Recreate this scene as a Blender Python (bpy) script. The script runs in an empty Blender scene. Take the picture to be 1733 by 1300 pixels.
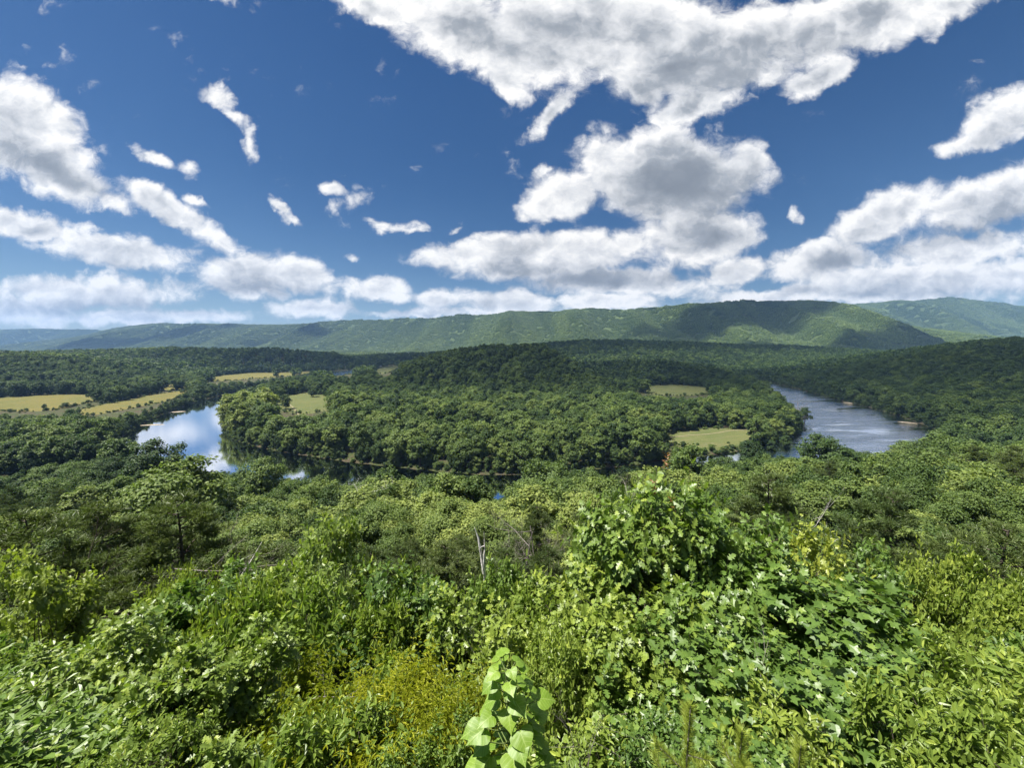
import bpy, math, random
import numpy as np
from mathutils import Vector, Matrix

# ------------------------------------------------------------------ camera, world, sun, exposure
scene = bpy.context.scene
COL = scene.collection
F, CX, CY, EYE = 651.0, 866.5, 650.0, 85.0          # survey of the photograph: focal length in its pixels, centre, eye height over the river
PITCH = math.atan(62 / 651)

cam_data = bpy.data.cameras.new('camera')
cam_data.sensor_width = 36.0
cam_data.lens = 36.0 * F / 1733.0
cam_data.clip_start = 0.05
cam_data.clip_end = 60000.0
cam = bpy.data.objects.new('camera', cam_data)
COL.objects.link(cam)
cam.location = (0, 0, EYE)
cam.rotation_euler = (math.pi / 2 - PITCH, 0, 0)
scene.camera = cam

SUN_DIR = Vector((-0.42, -0.06, 0.905)).normalized()  # towards the sun: high, from the left and a little behind
SUN_EL = math.asin(SUN_DIR.z)
sun_data = bpy.data.lights.new('sun', 'SUN')
sun_data.energy = 5.0
sun_data.angle = math.radians(0.53)
sun_data.color = (1.0, 0.955, 0.88)
sun = bpy.data.objects.new('sun', sun_data)
COL.objects.link(sun)
sun.rotation_euler = (-SUN_DIR).to_track_quat('-Z', 'Y').to_euler()

scene.view_settings.view_transform = 'Standard'
scene.view_settings.look = 'None'
scene.view_settings.gamma = 1.0
scene.view_settings.exposure = 1.5
scene.view_settings.use_curve_mapping = False
cy = scene.cycles
cy.max_bounces = 5
cy.diffuse_bounces = 2
cy.glossy_bounces = 2
cy.transmission_bounces = 2
cy.volume_bounces = 1
cy.transparent_max_bounces = 12
cy.use_adaptive_sampling = True
cy.adaptive_threshold = 0.02
cy.use_denoising = True
try:
    cy.denoiser = 'OPENIMAGEDENOISE'
    cy.denoising_input_passes = 'RGB_ALBEDO_NORMAL'
except Exception:
    pass
cy.sample_clamp_indirect = 6.0
cy.caustics_reflective = False
cy.caustics_refractive = False


def ray(px, py):
    u, v = (px - CX) / F, (CY - py) / F
    return (u, math.cos(PITCH) + v * math.sin(PITCH), -math.sin(PITCH) + v * math.cos(PITCH))


def ground_at(px, py, z=0.0):
    d = ray(px, py)
    t = (z - EYE) / d[2]
    return d[0] * t, d[1] * t


def at_depth(px, py, y):
    d = ray(px, py)
    t = y / d[1]
    return d[0] * t, y, EYE + d[2] * t


def project(x, y, z):
    dz = z - EYE
    c = np.maximum(y * math.cos(PITCH) - dz * math.sin(PITCH), 0.05)
    up = y * math.sin(PITCH) + dz * math.cos(PITCH)
    return CX + F * x / c, CY - F * up / c, c


class NT:
    """small helper to wire shader nodes"""
    def __init__(s, tree):
        s.t = tree
        s.t.nodes.clear()

    def n(s, kind, props=None, **inp):
        nd = s.t.nodes.new(kind)
        for k, v in (props or {}).items():
            setattr(nd, k, v)
        for k, v in inp.items():
            k = int(k[1:]) if k[0] == '_' and k[1:].isdigit() else k.replace('__', ' ')
            if isinstance(v, bpy.types.NodeSocket):
                s.t.links.new(v, nd.inputs[k])
            else:
                nd.inputs[k].default_value = v
        return nd

    def m(s, op, a, b=0.0, c=None, clamp=False):
        kw = {'_0': a, '_1': b}
        if c is not None:
            kw['_2'] = c
        return s.n('ShaderNodeMath', {'operation': op, 'use_clamp': clamp}, **kw).outputs[0]

    def vm(s, op, a, b=(0, 0, 0)):
        return s.n('ShaderNodeVectorMath', {'operation': op}, _0=a, _1=b).outputs[0]

    def ss(s, x, lo, hi, a=0.0, b=1.0):
        return s.n('ShaderNodeMapRange', {'interpolation_type': 'SMOOTHSTEP'}, Value=x, From__Min=lo, From__Max=hi, To__Min=a, To__Max=b).outputs[0]

    def mixc(s, f, a, b, mode='MIX'):
        nd = s.t.nodes.new('ShaderNodeMix')
        nd.data_type = 'RGBA'
        nd.blend_type = mode
        for i, v in ((0, f), (6, a), (7, b)):
            if isinstance(v, bpy.types.NodeSocket):
                s.t.links.new(v, nd.inputs[i])
            else:
                nd.inputs[i].default_value = v if i == 0 else (*v, 1.0)[:4]
        return nd.outputs[2]

    def noise(s, vec, scale, detail=4.0, rough=0.5, dist=0.0, dim='3D'):
        return s.n('ShaderNodeTexNoise', {'noise_dimensions': dim}, Vector=vec, Scale=scale, Detail=detail, Roughness=rough, Distortion=dist).outputs[0]


def build_world():
    w = bpy.data.worlds.new('World')
    scene.world = w
    w.use_nodes = True
    T = NT(w.node_tree)
    out = T.n('ShaderNodeOutputWorld')
    sky = T.n('ShaderNodeTexSky', {'sky_type': 'NISHITA', 'sun_disc': False})
    sky.sun_elevation = SUN_EL
    sky.sun_rotation = math.atan2(SUN_DIR.x, SUN_DIR.y)
    sky.altitude = 300
    sky.air_density = 1.0
    sky.dust_density = 0.35
    sky.ozone_density = 2.2
    hs = T.n('ShaderNodeHueSaturation', Hue=0.506, Saturation=1.32, Value=0.54, Fac=1.0, Color=sky.outputs[0])
    bg_sky = T.n('ShaderNodeBackground', Color=hs.outputs[0], Strength=0.05)
    # clouds: one layer seen in perspective; directions only, the same from everywhere
    d = T.n('ShaderNodeTexCoord').outputs['Generated']
    sep = T.n('ShaderNodeSeparateXYZ', Vector=d)
    dx, dy, dz = sep.outputs
    zc = T.m('ADD', T.m('MAXIMUM', dz, 0.0), 0.24)
    plan = T.n('ShaderNodeCombineXYZ', X=T.m('DIVIDE', dx, zc), Y=T.m('DIVIDE', dy, zc), Z=0.0).outputs[0]
    warp = T.n('ShaderNodeTexNoise', {'noise_dimensions': '2D'}, Vector=plan, Scale=1.3, Detail=3.0)
    wv = T.vm('MULTIPLY', T.vm('SUBTRACT', warp.outputs[1], (0.5, 0.5, 0.5)), (0.35, 0.35, 0.35))
    p = T.vm('ADD', plan, wv)
    sy = T.m('MAXIMUM', T.m('ABSOLUTE', dy), 0.05)
    u = T.m('DIVIDE', dx, sy)
    v = T.m('DIVIDE', dz, sy)
    gw = T.n('ShaderNodeCombineXYZ', X=u, Y=v, Z=0.0).outputs[0]
    g0 = gw
    jit = T.n('ShaderNodeTexNoise', {'noise_dimensions': '2D'}, Vector=gw, Scale=9.0, Detail=5.0, Roughness=0.6)
    gw = T.vm('ADD', gw, T.vm('MULTIPLY', T.vm('SUBTRACT', jit.outputs[1], (0.5, 0.5, 0.5)), (0.075, 0.06, 0.0)))
    GREYS = [(1165, 318, 170, 62, -8, .62), (1010, 468, 230, 22, -4, .5), (1230, 405, 110, 26, -10, .4), (1240, 120, 300, 45, -14, .4), (960, 70, 160, 45, 10, .3), (70, 275, 170, 26, 22, .5), (450, 490, 130, 16, 2, .5), (190, 450, 150, 13, 8, .4),
             (190, 522, 220, 14, 0, .4), (700, 520, 150, 10, 0, .3), (1660, 385, 160, 24, -12, .5), (1470, 428, 130, 18, -14, .42), (1560, 492, 240, 12, 0, .35), (860, 458, 150, 15, 0, .4), (1700, 230, 90, 18, -26, .3), (310, 400, 100, 14, 32, .35)]
    blobs = [  # where the clouds stand in the photograph: x, y, half width, half height, tilt, weight
        (30, 205, 170, 85, 28, 1.1), (95, 300, 140, 52, 20, 1.05), (180, 345, 55, 18, 25, .8),
        (60, 388, 140, 34, 12, 1.0), (210, 425, 160, 36, 6, 1.0), (290, 355, 120, 34, 33, 1.0), (370, 405, 50, 24, 30, .8),
        (450, 462, 140, 48, 3, 1.15), (150, 497, 210, 40, 0, 1.0), (30, 530, 150, 32, 0, .95), (320, 535, 150, 20, 0, .85), (190, 540, 200, 16, 0, .8),
        (530, 522, 90, 22, 0, .9), (372, 165, 46, 22, 15, .78), (400, 195, 40, 20, 50, .7), (416, 245, 20, 40, -8, .6), (258, 262, 44, 20, 30, .75),
        (318, 285, 34, 26, 20, .6), (475, 352, 40, 16, 32, .8), (500, 376, 40, 16, 32, .8), (333, 340, 34, 12, 35, .65), (604, 340, 34, 34, 10, .56), (565, 350, 20, 20, 0, .5),
        (660, 383, 62, 18, 10, .78), (700, 390, 30, 12, 0, .6), (560, 318, 26, 14, 10, .62), (600, 438, 34, 12, 0, .68), (380, 0, 30, 14, 0, .6), (770, 385, 30, 10, -20, .5),
        (645, 488, 66, 28, 4, 1.05), (745, 508, 60, 22, 0, 1.05), (860, 512, 110, 28, 0, 1.05), (1040, 514, 120, 20, 0, 1.0), (720, 530, 200, 12, 0, .8),
        (1140, 300, 175, 95, 8, 1.3), (1020, 265, 62, 62, -15, 1.0), (930, 430, 220, 48, -3, 1.2), (1190, 395, 110, 58, -8, 1.15), (960, 330, 80, 50, 0, 1.0),
        (1040, 478, 180, 34, 0, 1.1), (1270, 270, 55, 62, 0, 1.0), (918, 290, 22, 18, 0, .78), (915, 345, 50, 34, 0, .9), (780, 430, 90, 26, 0, .95),
        (790, 50, 220, 72, 20, 1.2), (1000, 35, 300, 95, 5, 1.25), (1190, 90, 240, 85, -12, 1.25), (1450, 30, 240, 66, -12, 1.2),
        (935, 190, 85, 24, -42, .95), (1170, 175, 85, 34, -20, 1.05), (1385, 130, 85, 30, -28, 1.0), (855, 135, 66, 26, 35, .95), (1090, 150, 60, 30, 20, .9),
        (640, 14, 100, 32, 20, 1.0), (1600, 15, 110, 40, -25, .9), (1700, 195, 110, 46, -30, 1.05), (1640, 245, 75, 24, -14, .9),
        (1690, 335, 150, 58, -18, 1.2), (1490, 365, 110, 44, -24, 1.15), (1390, 440, 120, 38, -12, 1.05), (1620, 425, 180, 38, -5, 1.15),
        (1540, 470, 220, 32, 0, 1.15), (1245, 470, 95, 32, -24, 1.0), (1310, 502, 170, 22, -4, 1.05), (1710, 465, 130, 38, 0, 1.05),
        (1345, 365, 18, 18, 0, .6), (1480, 500, 210, 22, 0, 1.0),
    ]
    mask = None
    for bx, by, rx, ry, rot, wt in blobs:
        r = ray(bx, by)
        mp = T.n('ShaderNodeMapping', {'vector_type': 'TEXTURE'}, Vector=gw, Location=(r[0] / r[1], r[2] / r[1], 0),
                 Rotation=(0, 0, math.radians(-rot)), Scale=(rx * 1.27 / F / max(r[1], .5), ry * 1.27 / F / max(r[1], .5), 1))
        g = T.n('ShaderNodeTexGradient', {'gradient_type': 'SPHERICAL'}, Vector=mp.outputs[0]).outputs[1]
        g = T.m('MULTIPLY', g, wt)
        mask = g if mask is None else T.n('ShaderNodeMath', {'operation': 'SMOOTH_MAX'}, _0=mask, _1=g, _2=0.25).outputs[0]
    # beyond the frame the same broken cumulus goes on
    wide = T.ss(T.noise(T.vm('ADD', plan, (3.1, 7.7, 0)), 0.55, 2.0), 0.46, 0.76, 0.0, 1.1)
    front = T.m('MULTIPLY', T.ss(dy, 0.18, 0.34), T.m('MULTIPLY', T.ss(T.m('ABSOLUTE', u), 1.55, 1.32), T.ss(v, 1.05, 0.85)))
    mask = T.m('ADD', T.m('MULTIPLY', mask, front), T.m('MULTIPLY', wide, T.m('SUBTRACT', 1.0, front)))

    lg = T.vm('MULTIPLY', g0, (1.0, 1.45, 1.0))
    wob = T.n('ShaderNodeTexNoise', {'noise_dimensions': '2D'}, Vector=lg, Scale=9.0, Detail=4.0, Roughness=0.6)
    lg = T.vm('ADD', lg, T.vm('MULTIPLY', T.vm('SUBTRACT', wob.outputs[1], (0.5, 0.5, 0.5)), (0.07, 0.07, 0.0)))

    def billow(vec):
        a = T.n('ShaderNodeTexVoronoi', {'feature': 'F1', 'normalize': True, 'voronoi_dimensions': '2D'}, Vector=vec, Scale=8.0, Detail=4.0, Roughness=0.5, Lacunarity=2.3).outputs[0]
        return T.m('SUBTRACT', 1.0, a)
    soft = T.noise(T.vm('ADD', lg, (2.0, 3.0, 0.0)), 5.2, 10.0, 0.66, 0.15, dim='2D')
    b0 = billow(lg)
    n0 = T.m('ADD', T.m('MULTIPLY', T.m('SUBTRACT', soft, 0.5), 1.3), T.m('MULTIPLY', T.m('SUBTRACT', b0, 0.70), 1.0))
    D = T.m('SUBTRACT', T.m('ADD', T.m('MULTIPLY', mask, 1.45), n0), 0.50)
    D = T.m('SUBTRACT', D, T.ss(mask, 0.0, 0.30, 0.48, 0.0))
    alpha = T.ss(D, -0.14, 0.38)
    # light and shade: each puff is bright towards the sun, the deep middle and the flat undersides are grey
    b1 = billow(T.vm('ADD', lg, (-0.018, 0.032, 0.0)))
    rel = T.m('SUBTRACT', b0, b1)
    low0 = T.noise(T.vm('ADD', lg, (1.3, 4.2, 0.0)), 4.5, 3.0, 0.5, dim='2D')
    deep = T.ss(D, 0.25, 1.2)
    shade = T.m('ADD', T.m('MULTIPLY', rel, 1.25), T.m('SUBTRACT', 1.06, T.m('MULTIPLY', deep, 0.36)))
    shade = T.m('ADD', shade, T.m('MULTIPLY', T.m('SUBTRACT', low0, 0.5), T.m('MULTIPLY', deep, 0.9)))
    grey = None                                            # flat dark undersides
    for bx, by, rx, ry, rot, wt in GREYS:
        r = ray(bx, by)
        mp = T.n('ShaderNodeMapping', {'vector_type': 'TEXTURE'}, Vector=gw, Location=(r[0] / r[1], r[2] / r[1], 0), Rotation=(0, 0, math.radians(-rot)), Scale=(rx * 1.2 / F / r[1], ry * 1.5 / F / r[1], 1))
        g = T.m('MULTIPLY', T.n('ShaderNodeTexGradient', {'gradient_type': 'SPHERICAL'}, Vector=mp.outputs[0]).outputs[1], wt * 1.25)
        grey = g if grey is None else T.m('MAXIMUM', grey, g)
    shade = T.m('SUBTRACT', shade, T.m('MULTIPLY', grey, front))
    shade = T.m('MINIMUM', T.n('ShaderNodeMath', {'operation': 'SMOOTH_MAX'}, _0=shade, _1=T.m('MULTIPLY', b0, .25), _2=.3).outputs[0], 1.12)
    ccol = T.n('ShaderNodeValToRGB', Fac=T.m('MULTIPLY', shade, 0.89))
    cr = ccol.color_ramp
    cr.elements[0].position, cr.elements[0].color = 0.0, (0.17, 0.195, 0.235, 1)
    cr.elements[1].position, cr.elements[1].color = 1.0, (1.0, 0.985, 0.96, 1)
    e = cr.elements.new(0.45); e.color = (0.37, 0.40, 0.44, 1)
    e = cr.elements.new(0.78); e.color = (0.74, 0.75, 0.765, 1)
    bg_c = T.n('ShaderNodeBackground', Color=ccol.outputs[0], Strength=0.40)
    mix = T.n('ShaderNodeMixShader', Fac=T.m('MULTIPLY', alpha, T.ss(dz, -0.01, 0.03)), _1=bg_sky.outputs[0], _2=bg_c.outputs[0])
    w.node_tree.links.new(mix.outputs[0], out.inputs[0])
    w.cycles.sampling_method = 'MANUAL'
    w.cycles.sample_map_resolution = 512


build_world()

# ------------------------------------------------------------------ helpers
RNG = np.random.default_rng(7)


def vnoise(x, y, seed=0):
    """smooth value noise on arrays, 0..1"""
    x = np.asarray(x, float); y = np.asarray(y, float)
    xi, yi = np.floor(x).astype(np.int64), np.floor(y).astype(np.int64)
    fx, fy = x - xi, y - yi
    fx, fy = fx * fx * (3 - 2 * fx), fy * fy * (3 - 2 * fy)

    def h(a, b):
        n = (a * 374761393 + b * 668265263 + seed * 974711) & 0x7fffffff
        n = ((n ^ (n >> 13)) * 1274126177) & 0x7fffffff
        return ((n ^ (n >> 16)) & 0xffff) / 65535.0
    a, b, c, d = h(xi, yi), h(xi + 1, yi), h(xi, yi + 1), h(xi + 1, yi + 1)
    return (a * (1 - fx) + b * fx) * (1 - fy) + (c * (1 - fx) + d * fx) * fy


def fbm2(x, y, octv=4, seed=0):
    s, a, t = 0, 1.0, 0
    for o in range(octv):
        s = s + a * vnoise(x * 2 ** o, y * 2 ** o, seed + o * 17)
        t += a
        a *= 0.5
    return s / t


def smooth(x, lo, hi):
    t = np.clip((x - lo) / (hi - lo), 0, 1)
    return t * t * (3 - 2 * t)


def mesh_np(name, verts, faces, mats=(), mat_idx=None, attrs=None, smooth_shade=False):
    """faces: list of integer arrays (n, k); attrs: face attributes"""
    me = bpy.data.meshes.new(name)
    verts = np.asarray(verts, np.float32)
    me.vertices.add(len(verts))
    me.vertices.foreach_set('co', verts.ravel())
    tot = np.concatenate([np.full(len(f), f.shape[1], np.int32) for f in faces])
    loops = np.concatenate([np.asarray(f, np.int32).ravel() for f in faces])
    start = np.concatenate([[0], np.cumsum(tot)[:-1]]).astype(np.int32)
    me.loops.add(len(loops))
    me.loops.foreach_set('vertex_index', loops)
    me.polygons.add(len(tot))
    me.polygons.foreach_set('loop_start', start)
    me.polygons.foreach_set('loop_total', tot)
    if mat_idx is not None:
        me.polygons.foreach_set('material_index', np.asarray(mat_idx, np.int32))
    me.polygons.foreach_set('use_smooth', np.full(len(tot), smooth_shade, bool))
    for m in mats:
        me.materials.append(m)
    for k, v in (attrs or {}).items():
        a = me.attributes.new(k, 'FLOAT', 'FACE')
        a.data.foreach_set('value', np.asarray(v, np.float32))
    me.update(calc_edges=True)
    return me


class MB:
    """collects arrays for one mesh"""
    def __init__(s):
        s.v, s.f, s.mi, s.tint, s.n = [], [], [], [], 0

    def add(s, v, faces, mi=0, tint=0.5):
        s.v.append(np.asarray(v, float))
        for f in faces:
            f = np.asarray(f)
            s.f.append(f + s.n)
            s.mi.append(np.full(len(f), mi))
            s.tint.append(np.full(len(f), tint) if np.isscalar(tint) else np.repeat(tint, len(f) // len(tint)))
        s.n += len(v)

    def tube(s, pts, rad, sides=6, mi=0, tint=0.5):
        pts = [Vector(p) for p in pts]
        vs, fs = [], []
        up = Vector((0.13, 0.97, 0.2))
        for i, p in enumerate(pts):
            d = (pts[min(i + 1, len(pts) - 1)] - pts[max(i - 1, 0)]).normalized()
            a = d.cross(up)
            a = a.normalized() if a.length > 1e-4 else d.orthogonal().normalized()
            b = d.cross(a)
            for k in range(sides):
                t = 2 * math.pi * k / sides
                vs.append(p + (a * math.cos(t) + b * math.sin(t)) * rad[i])
        for i in range(len(pts) - 1):
            for k in range(sides):
                k2 = (k + 1) % sides
                fs.append((i * sides + k, i * sides + k2, (i + 1) * sides + k2, (i + 1) * sides + k))
        s.add([tuple(v) for v in vs], [np.array(fs)], mi, tint)

    def join(s, o, mi):
        k = s.n
        s.v += o.v
        s.f += [f + k for f in o.f]
        s.mi += [np.full(len(m), mi) for m in o.mi]
        s.tint += o.tint
        s.n += o.n

    def mesh(s, name, mats, smooth_shade=False):
        # keep face order grouped as stored
        return mesh_np(name, np.concatenate(s.v), s.f, mats, np.concatenate(s.mi), {'tint': np.concatenate(s.tint)}, smooth_shade)


def link(name, data, parent=None, loc=None):
    o = bpy.data.objects.new(name, data)
    COL.objects.link(o)
    if parent:
        o.parent = parent
    if loc is not None:
        o.location = loc
    return o


def tag(o, label=None, cat=None, group=None, kind=None):
    if label: o['label'] = label
    if cat: o['category'] = cat
    if group: o['group'] = group
    if kind: o['kind'] = kind
    return o


# ------------------------------------------------------------------ materials
def new_mat(name):
    m = bpy.data.materials.new(name)
    m.use_nodes = True
    return m, NT(m.node_tree)


def leaf_mat(name, stops, translucency=0.33, rough=0.42, spec=0.35, young=None, vary=0.5, veins=False):
    """foliage: colour by the plant's own tone (0..1) and each leaf's own tint"""
    m, T = new_mat(name)
    out = T.n('ShaderNodeOutputMaterial')
    tone = T.n('ShaderNodeAttribute', {'attribute_type': 'INSTANCER', 'attribute_name': 'tone'}).outputs['Fac']
    tint = T.n('ShaderNodeAttribute', {'attribute_type': 'GEOMETRY', 'attribute_name': 'tint'}).outputs['Fac']
    rp = T.n('ShaderNodeValToRGB', Fac=tone)
    cr = rp.color_ramp
    cr.elements[0].position, cr.elements[0].color = stops[0][0], (*stops[0][1], 1)
    cr.elements[1].position, cr.elements[1].color = stops[-1][0], (*stops[-1][1], 1)
    for pos, c in stops[1:-1]:
        e = cr.elements.new(pos); e.color = (*c, 1)
    col = rp.outputs[0]
    if young:
        col = T.mixc(T.m('MULTIPLY', T.ss(tint, 0.6, 1.0, 0.0, 0.8), T.ss(tone, 0.15, 0.7, .12, 1.0)), col, young)
    col = T.mixc(1.0, col, T.n('ShaderNodeCombineColor', Red=T.m('ADD', T.m('MULTIPLY', tint, vary * 1.25), 1 - vary * .62), Green=T.m('ADD', T.m('MULTIPLY', tint, vary), 1 - vary / 2),
                                Blue=T.m('ADD', T.m('MULTIPLY', tint, vary * .6), 1 - vary * .3)).outputs[0], 'MULTIPLY')
    if veins:                                               # pale midrib and side veins of one leaf blade
        q = T.n('ShaderNodeSeparateXYZ', Vector=T.n('ShaderNodeTexCoord').outputs['Object'])
        ay = T.m('ABSOLUTE', q.outputs[1])
        sv = T.m('ABSOLUTE', T.m('SUBTRACT', T.m('FRACT', T.m('MULTIPLY', T.m('SUBTRACT', q.outputs[0], T.m('MULTIPLY', ay, .75)), 5.5)), .5))
        vein = T.m('MAXIMUM', T.ss(ay, .018, .006), T.m('MULTIPLY', T.ss(sv, .10, .03), .6))
        blotch = T.ss(T.noise(T.n('ShaderNodeTexCoord').outputs['Object'], 6.0, 4.0), .35, .7, 0, .25)
        col = T.mixc(blotch, col, (.10, .17, .02))
        col = T.mixc(T.m('MULTIPLY', vein, .55), col, (.36, .44, .14))
    pr = T.n('ShaderNodeBsdfPrincipled', Base__Color=col, Roughness=rough)
    pr.inputs['Specular IOR Level'].default_value = spec
    tr = T.n('ShaderNodeBsdfTranslucent', Color=T.mixc(1.0, col, (1.2, 1.35, 0.6), 'MULTIPLY'))
    mx = T.n('ShaderNodeMixShader', Fac=translucency, _1=pr.outputs[0], _2=tr.outputs[0])
    m.node_tree.links.new(mx.outputs[0], out.inputs[0])
    return m


def rough_mat(name, c1, c2, scale, rough=0.9, bump=0.4, detail=6.0, c3=None, stretch=(1, 1, 1), coord='Object'):
    m, T = new_mat(name)
    out = T.n('ShaderNodeOutputMaterial')
    co = T.vm('MULTIPLY', T.n('ShaderNodeTexCoord').outputs[coord], stretch)
    n = T.noise(co, scale, detail, 0.6)
    col = T.mixc(T.ss(n, 0.34, 0.66), c1, c2)
    if c3:
        col = T.mixc(T.ss(T.noise(T.vm('ADD', co, (7.3, 2.1, 0)), scale * 0.23, 4.0), 0.45, 0.62), col, c3)
    bp = T.n('ShaderNodeBump', Height=n, Strength=bump, Distance=0.2)
    pr = T.n('ShaderNodeBsdfPrincipled', Base__Color=col, Roughness=rough, Normal=bp.outputs[0])
    pr.inputs['Specular IOR Level'].default_value = 0.15
    m.node_tree.links.new(pr.outputs[0], out.inputs[0])
    return m


M_TREE = leaf_mat('broadleaf_foliage', [(0.0, (0.028, 0.054, 0.016)), (0.35, (0.054, 0.090, 0.022)), (0.65, (0.098, 0.142, 0.034)), (1.0, (0.168, 0.206, 0.050))], 0.30, 0.55, 0.2, vary=.55)
M_PINE = leaf_mat('pine_foliage', [(0.0, (0.046, 0.076, 0.020)), (1.0, (0.098, 0.128, 0.034))], 0.25, 0.5, 0.3)
M_NEAR = leaf_mat('near_leaves', [(0.0, (0.040, 0.086, 0.020)), (0.4, (0.095, 0.160, 0.030)), (0.7, (0.150, 0.208, 0.034)), (1.0, (0.230, 0.268, 0.040))], 0.36, 0.42, 0.42, young=(0.23, 0.285, 0.05))
M_RED = leaf_mat('red_new_leaves', [(0.0, (0.16, 0.065, 0.03)), (1.0, (0.20, 0.12, 0.04))], 0.3)
M_YEL = leaf_mat('yellow_narrow_leaves', [(0.0, (0.14, 0.185, 0.020)), (0.5, (0.25, 0.275, 0.024)), (1.0, (0.35, 0.35, 0.030))], 0.40, 0.45, 0.3, vary=.3)
M_BIG = leaf_mat('large_heart_leaf', veins=True, stops=[(0.0, (0.11, 0.20, 0.022)), (1.0, (0.20, 0.30, 0.032))], translucency=0.42, rough=0.45, spec=0.35, vary=0.25)
M_BARK = rough_mat('bark', (0.050, 0.040, 0.032), (0.12, 0.10, 0.082), 14.0, 0.95, 0.8, stretch=(1, 1, .25))
M_DEAD = rough_mat('weathered_dead_wood', (0.50, 0.47, 0.43), (0.74, 0.71, 0.67), 9.0, 0.9, 0.6, stretch=(1, 1, .2))
M_GREYTWIG = rough_mat('grey_twigs', (0.14, 0.12, 0.105), (0.26, 0.235, 0.21), 9.0, 0.9, 0.4)
M_STEM = rough_mat('green_stem', (0.08, 0.12, 0.03), (0.12, 0.15, 0.05), 9.0, 0.7, 0.2)
M_FLOOR = rough_mat('forest_floor', (0.026, 0.038, 0.011), (0.045, 0.048, 0.018), 0.35, 0.95, 0.5, c3=(0.046, 0.038, 0.022))
M_SOIL = rough_mat('bare_brown_soil', (0.17, 0.115, 0.075), (0.27, 0.20, 0.14), 2.4, 0.95, 0.7, c3=(0.12, 0.09, 0.06))
M_SAND = rough_mat('pale_gravel_bar', (0.22, 0.18, 0.125), (0.34, 0.29, 0.21), 0.6, 0.95, 0.4)
M_BANK = rough_mat('muddy_bank', (0.12, 0.09, 0.055), (0.20, 0.155, 0.10), 0.4, 0.95, 0.4, c3=(0.08, 0.10, 0.03))
M_ROCK = rough_mat('rock', (0.22, 0.20, 0.18), (0.36, 0.33, 0.30), 5.0, 0.9, 0.6)
M_TRACK = rough_mat('pale_dirt_track', (0.13, 0.12, 0.065), (0.17, 0.15, 0.09), 0.5, 0.95, 0.2)
M_MTN = rough_mat('mountain_forest_ground', (0.030, 0.046, 0.016), (0.055, 0.078, 0.024), 0.012, 0.95, 0.3)


def field_mat(name, c1, c2, c3):
    m, T = new_mat(name)
    out = T.n('ShaderNodeOutputMaterial')
    co = T.n('ShaderNodeTexCoord').outputs['Object']
    a = T.noise(co, 0.02, 5.0, 0.6)
    b = T.noise(T.vm('MULTIPLY', co, (0.06, 0.5, 1)), 1.0, 5.0, 0.65)
    c = T.noise(co, 0.9, 4.0, 0.7)
    col = T.mixc(T.ss(a, 0.35, 0.65), c1, c2)
    col = T.mixc(T.ss(b, 0.42, 0.68, 0, .85), col, c3)
    col = T.mixc(T.ss(c, 0.3, 0.7, 0, .35), col, tuple(x * .6 for x in c2))
    bp = T.n('ShaderNodeBump', Height=c, Strength=0.6, Distance=0.5)
    pr = T.n('ShaderNodeBsdfPrincipled', Base__Color=col, Roughness=0.95, Normal=bp.outputs[0])
    pr.inputs['Specular IOR Level'].default_value = 0.1
    m.node_tree.links.new(pr.outputs[0], out.inputs[0])
    return m


M_GOLD = field_mat('ripe_hay_meadow', (0.112, 0.096, 0.026), (0.080, 0.086, 0.024), (0.128, 0.106, 0.040))
M_GREENF = field_mat('green_mown_meadow', (0.080, 0.092, 0.030), (0.060, 0.078, 0.024), (0.12, 0.108, 0.050))


def water_mat():
    m, T = new_mat('river_water')
    out = T.n('ShaderNodeOutputMaterial')
    co = T.n('ShaderNodeTexCoord').outputs['Object']
    sx = T.n('ShaderNodeSeparateXYZ', Vector=co)
    riff = T.m('MAXIMUM', T.ss(sx.outputs[0], 150.0, 330.0), T.ss(sx.outputs[1], 900.0, 1100.0))           # the reach on the right runs over shallow ledges
    n1 = T.noise(T.vm('MULTIPLY', co, (0.12, 0.55, 1)), 1.0, 5.0, 0.6, 0.6)
    n2 = T.noise(T.vm('MULTIPLY', co, (0.9, 1.6, 1)), 1.0, 3.0, 0.6)
    h = T.m('ADD', n1, T.m('MULTIPLY', n2, 0.35))
    patch = T.ss(T.noise(T.vm('MULTIPLY', co, (0.012, 0.05, 1)), 1.0, 4.0, 0.6, 0.5), 0.36, 0.62)
    amp = T.m('ADD', 0.05, T.m('MULTIPLY', riff, T.m('ADD', 0.15, T.m('MULTIPLY', patch, 1.5))))
    bp = T.n('ShaderNodeBump', Height=T.m('MULTIPLY', h, amp), Strength=1.0, Distance=0.35)
    bed = T.mixc(T.ss(T.noise(co, 0.03, 4.0), 0.4, 0.6), (0.105, 0.085, 0.048), (0.070, 0.066, 0.040))
    body = T.n('ShaderNodeBsdfDiffuse', Color=bed, Normal=bp.outputs[0])
    gl = T.n('ShaderNodeBsdfGlossy', Color=(.92, .95, 1.0, 1), Roughness=T.m('ADD', 0.015, T.m('MULTIPLY', T.m('MULTIPLY', riff, patch), 0.12)), Normal=bp.outputs[0])
    fr = T.n('ShaderNodeFresnel', IOR=1.34, Normal=bp.outputs[0])
    pr = T.n('ShaderNodeMixShader', Fac=T.m('ADD', .14, T.m('MULTIPLY', fr.outputs[0], 1.6), clamp=True), _1=body.outputs[0], _2=gl.outputs[0])
    m.node_tree.links.new(pr.outputs[0], out.inputs[0])
    return m


M_WATER = water_mat()

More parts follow.
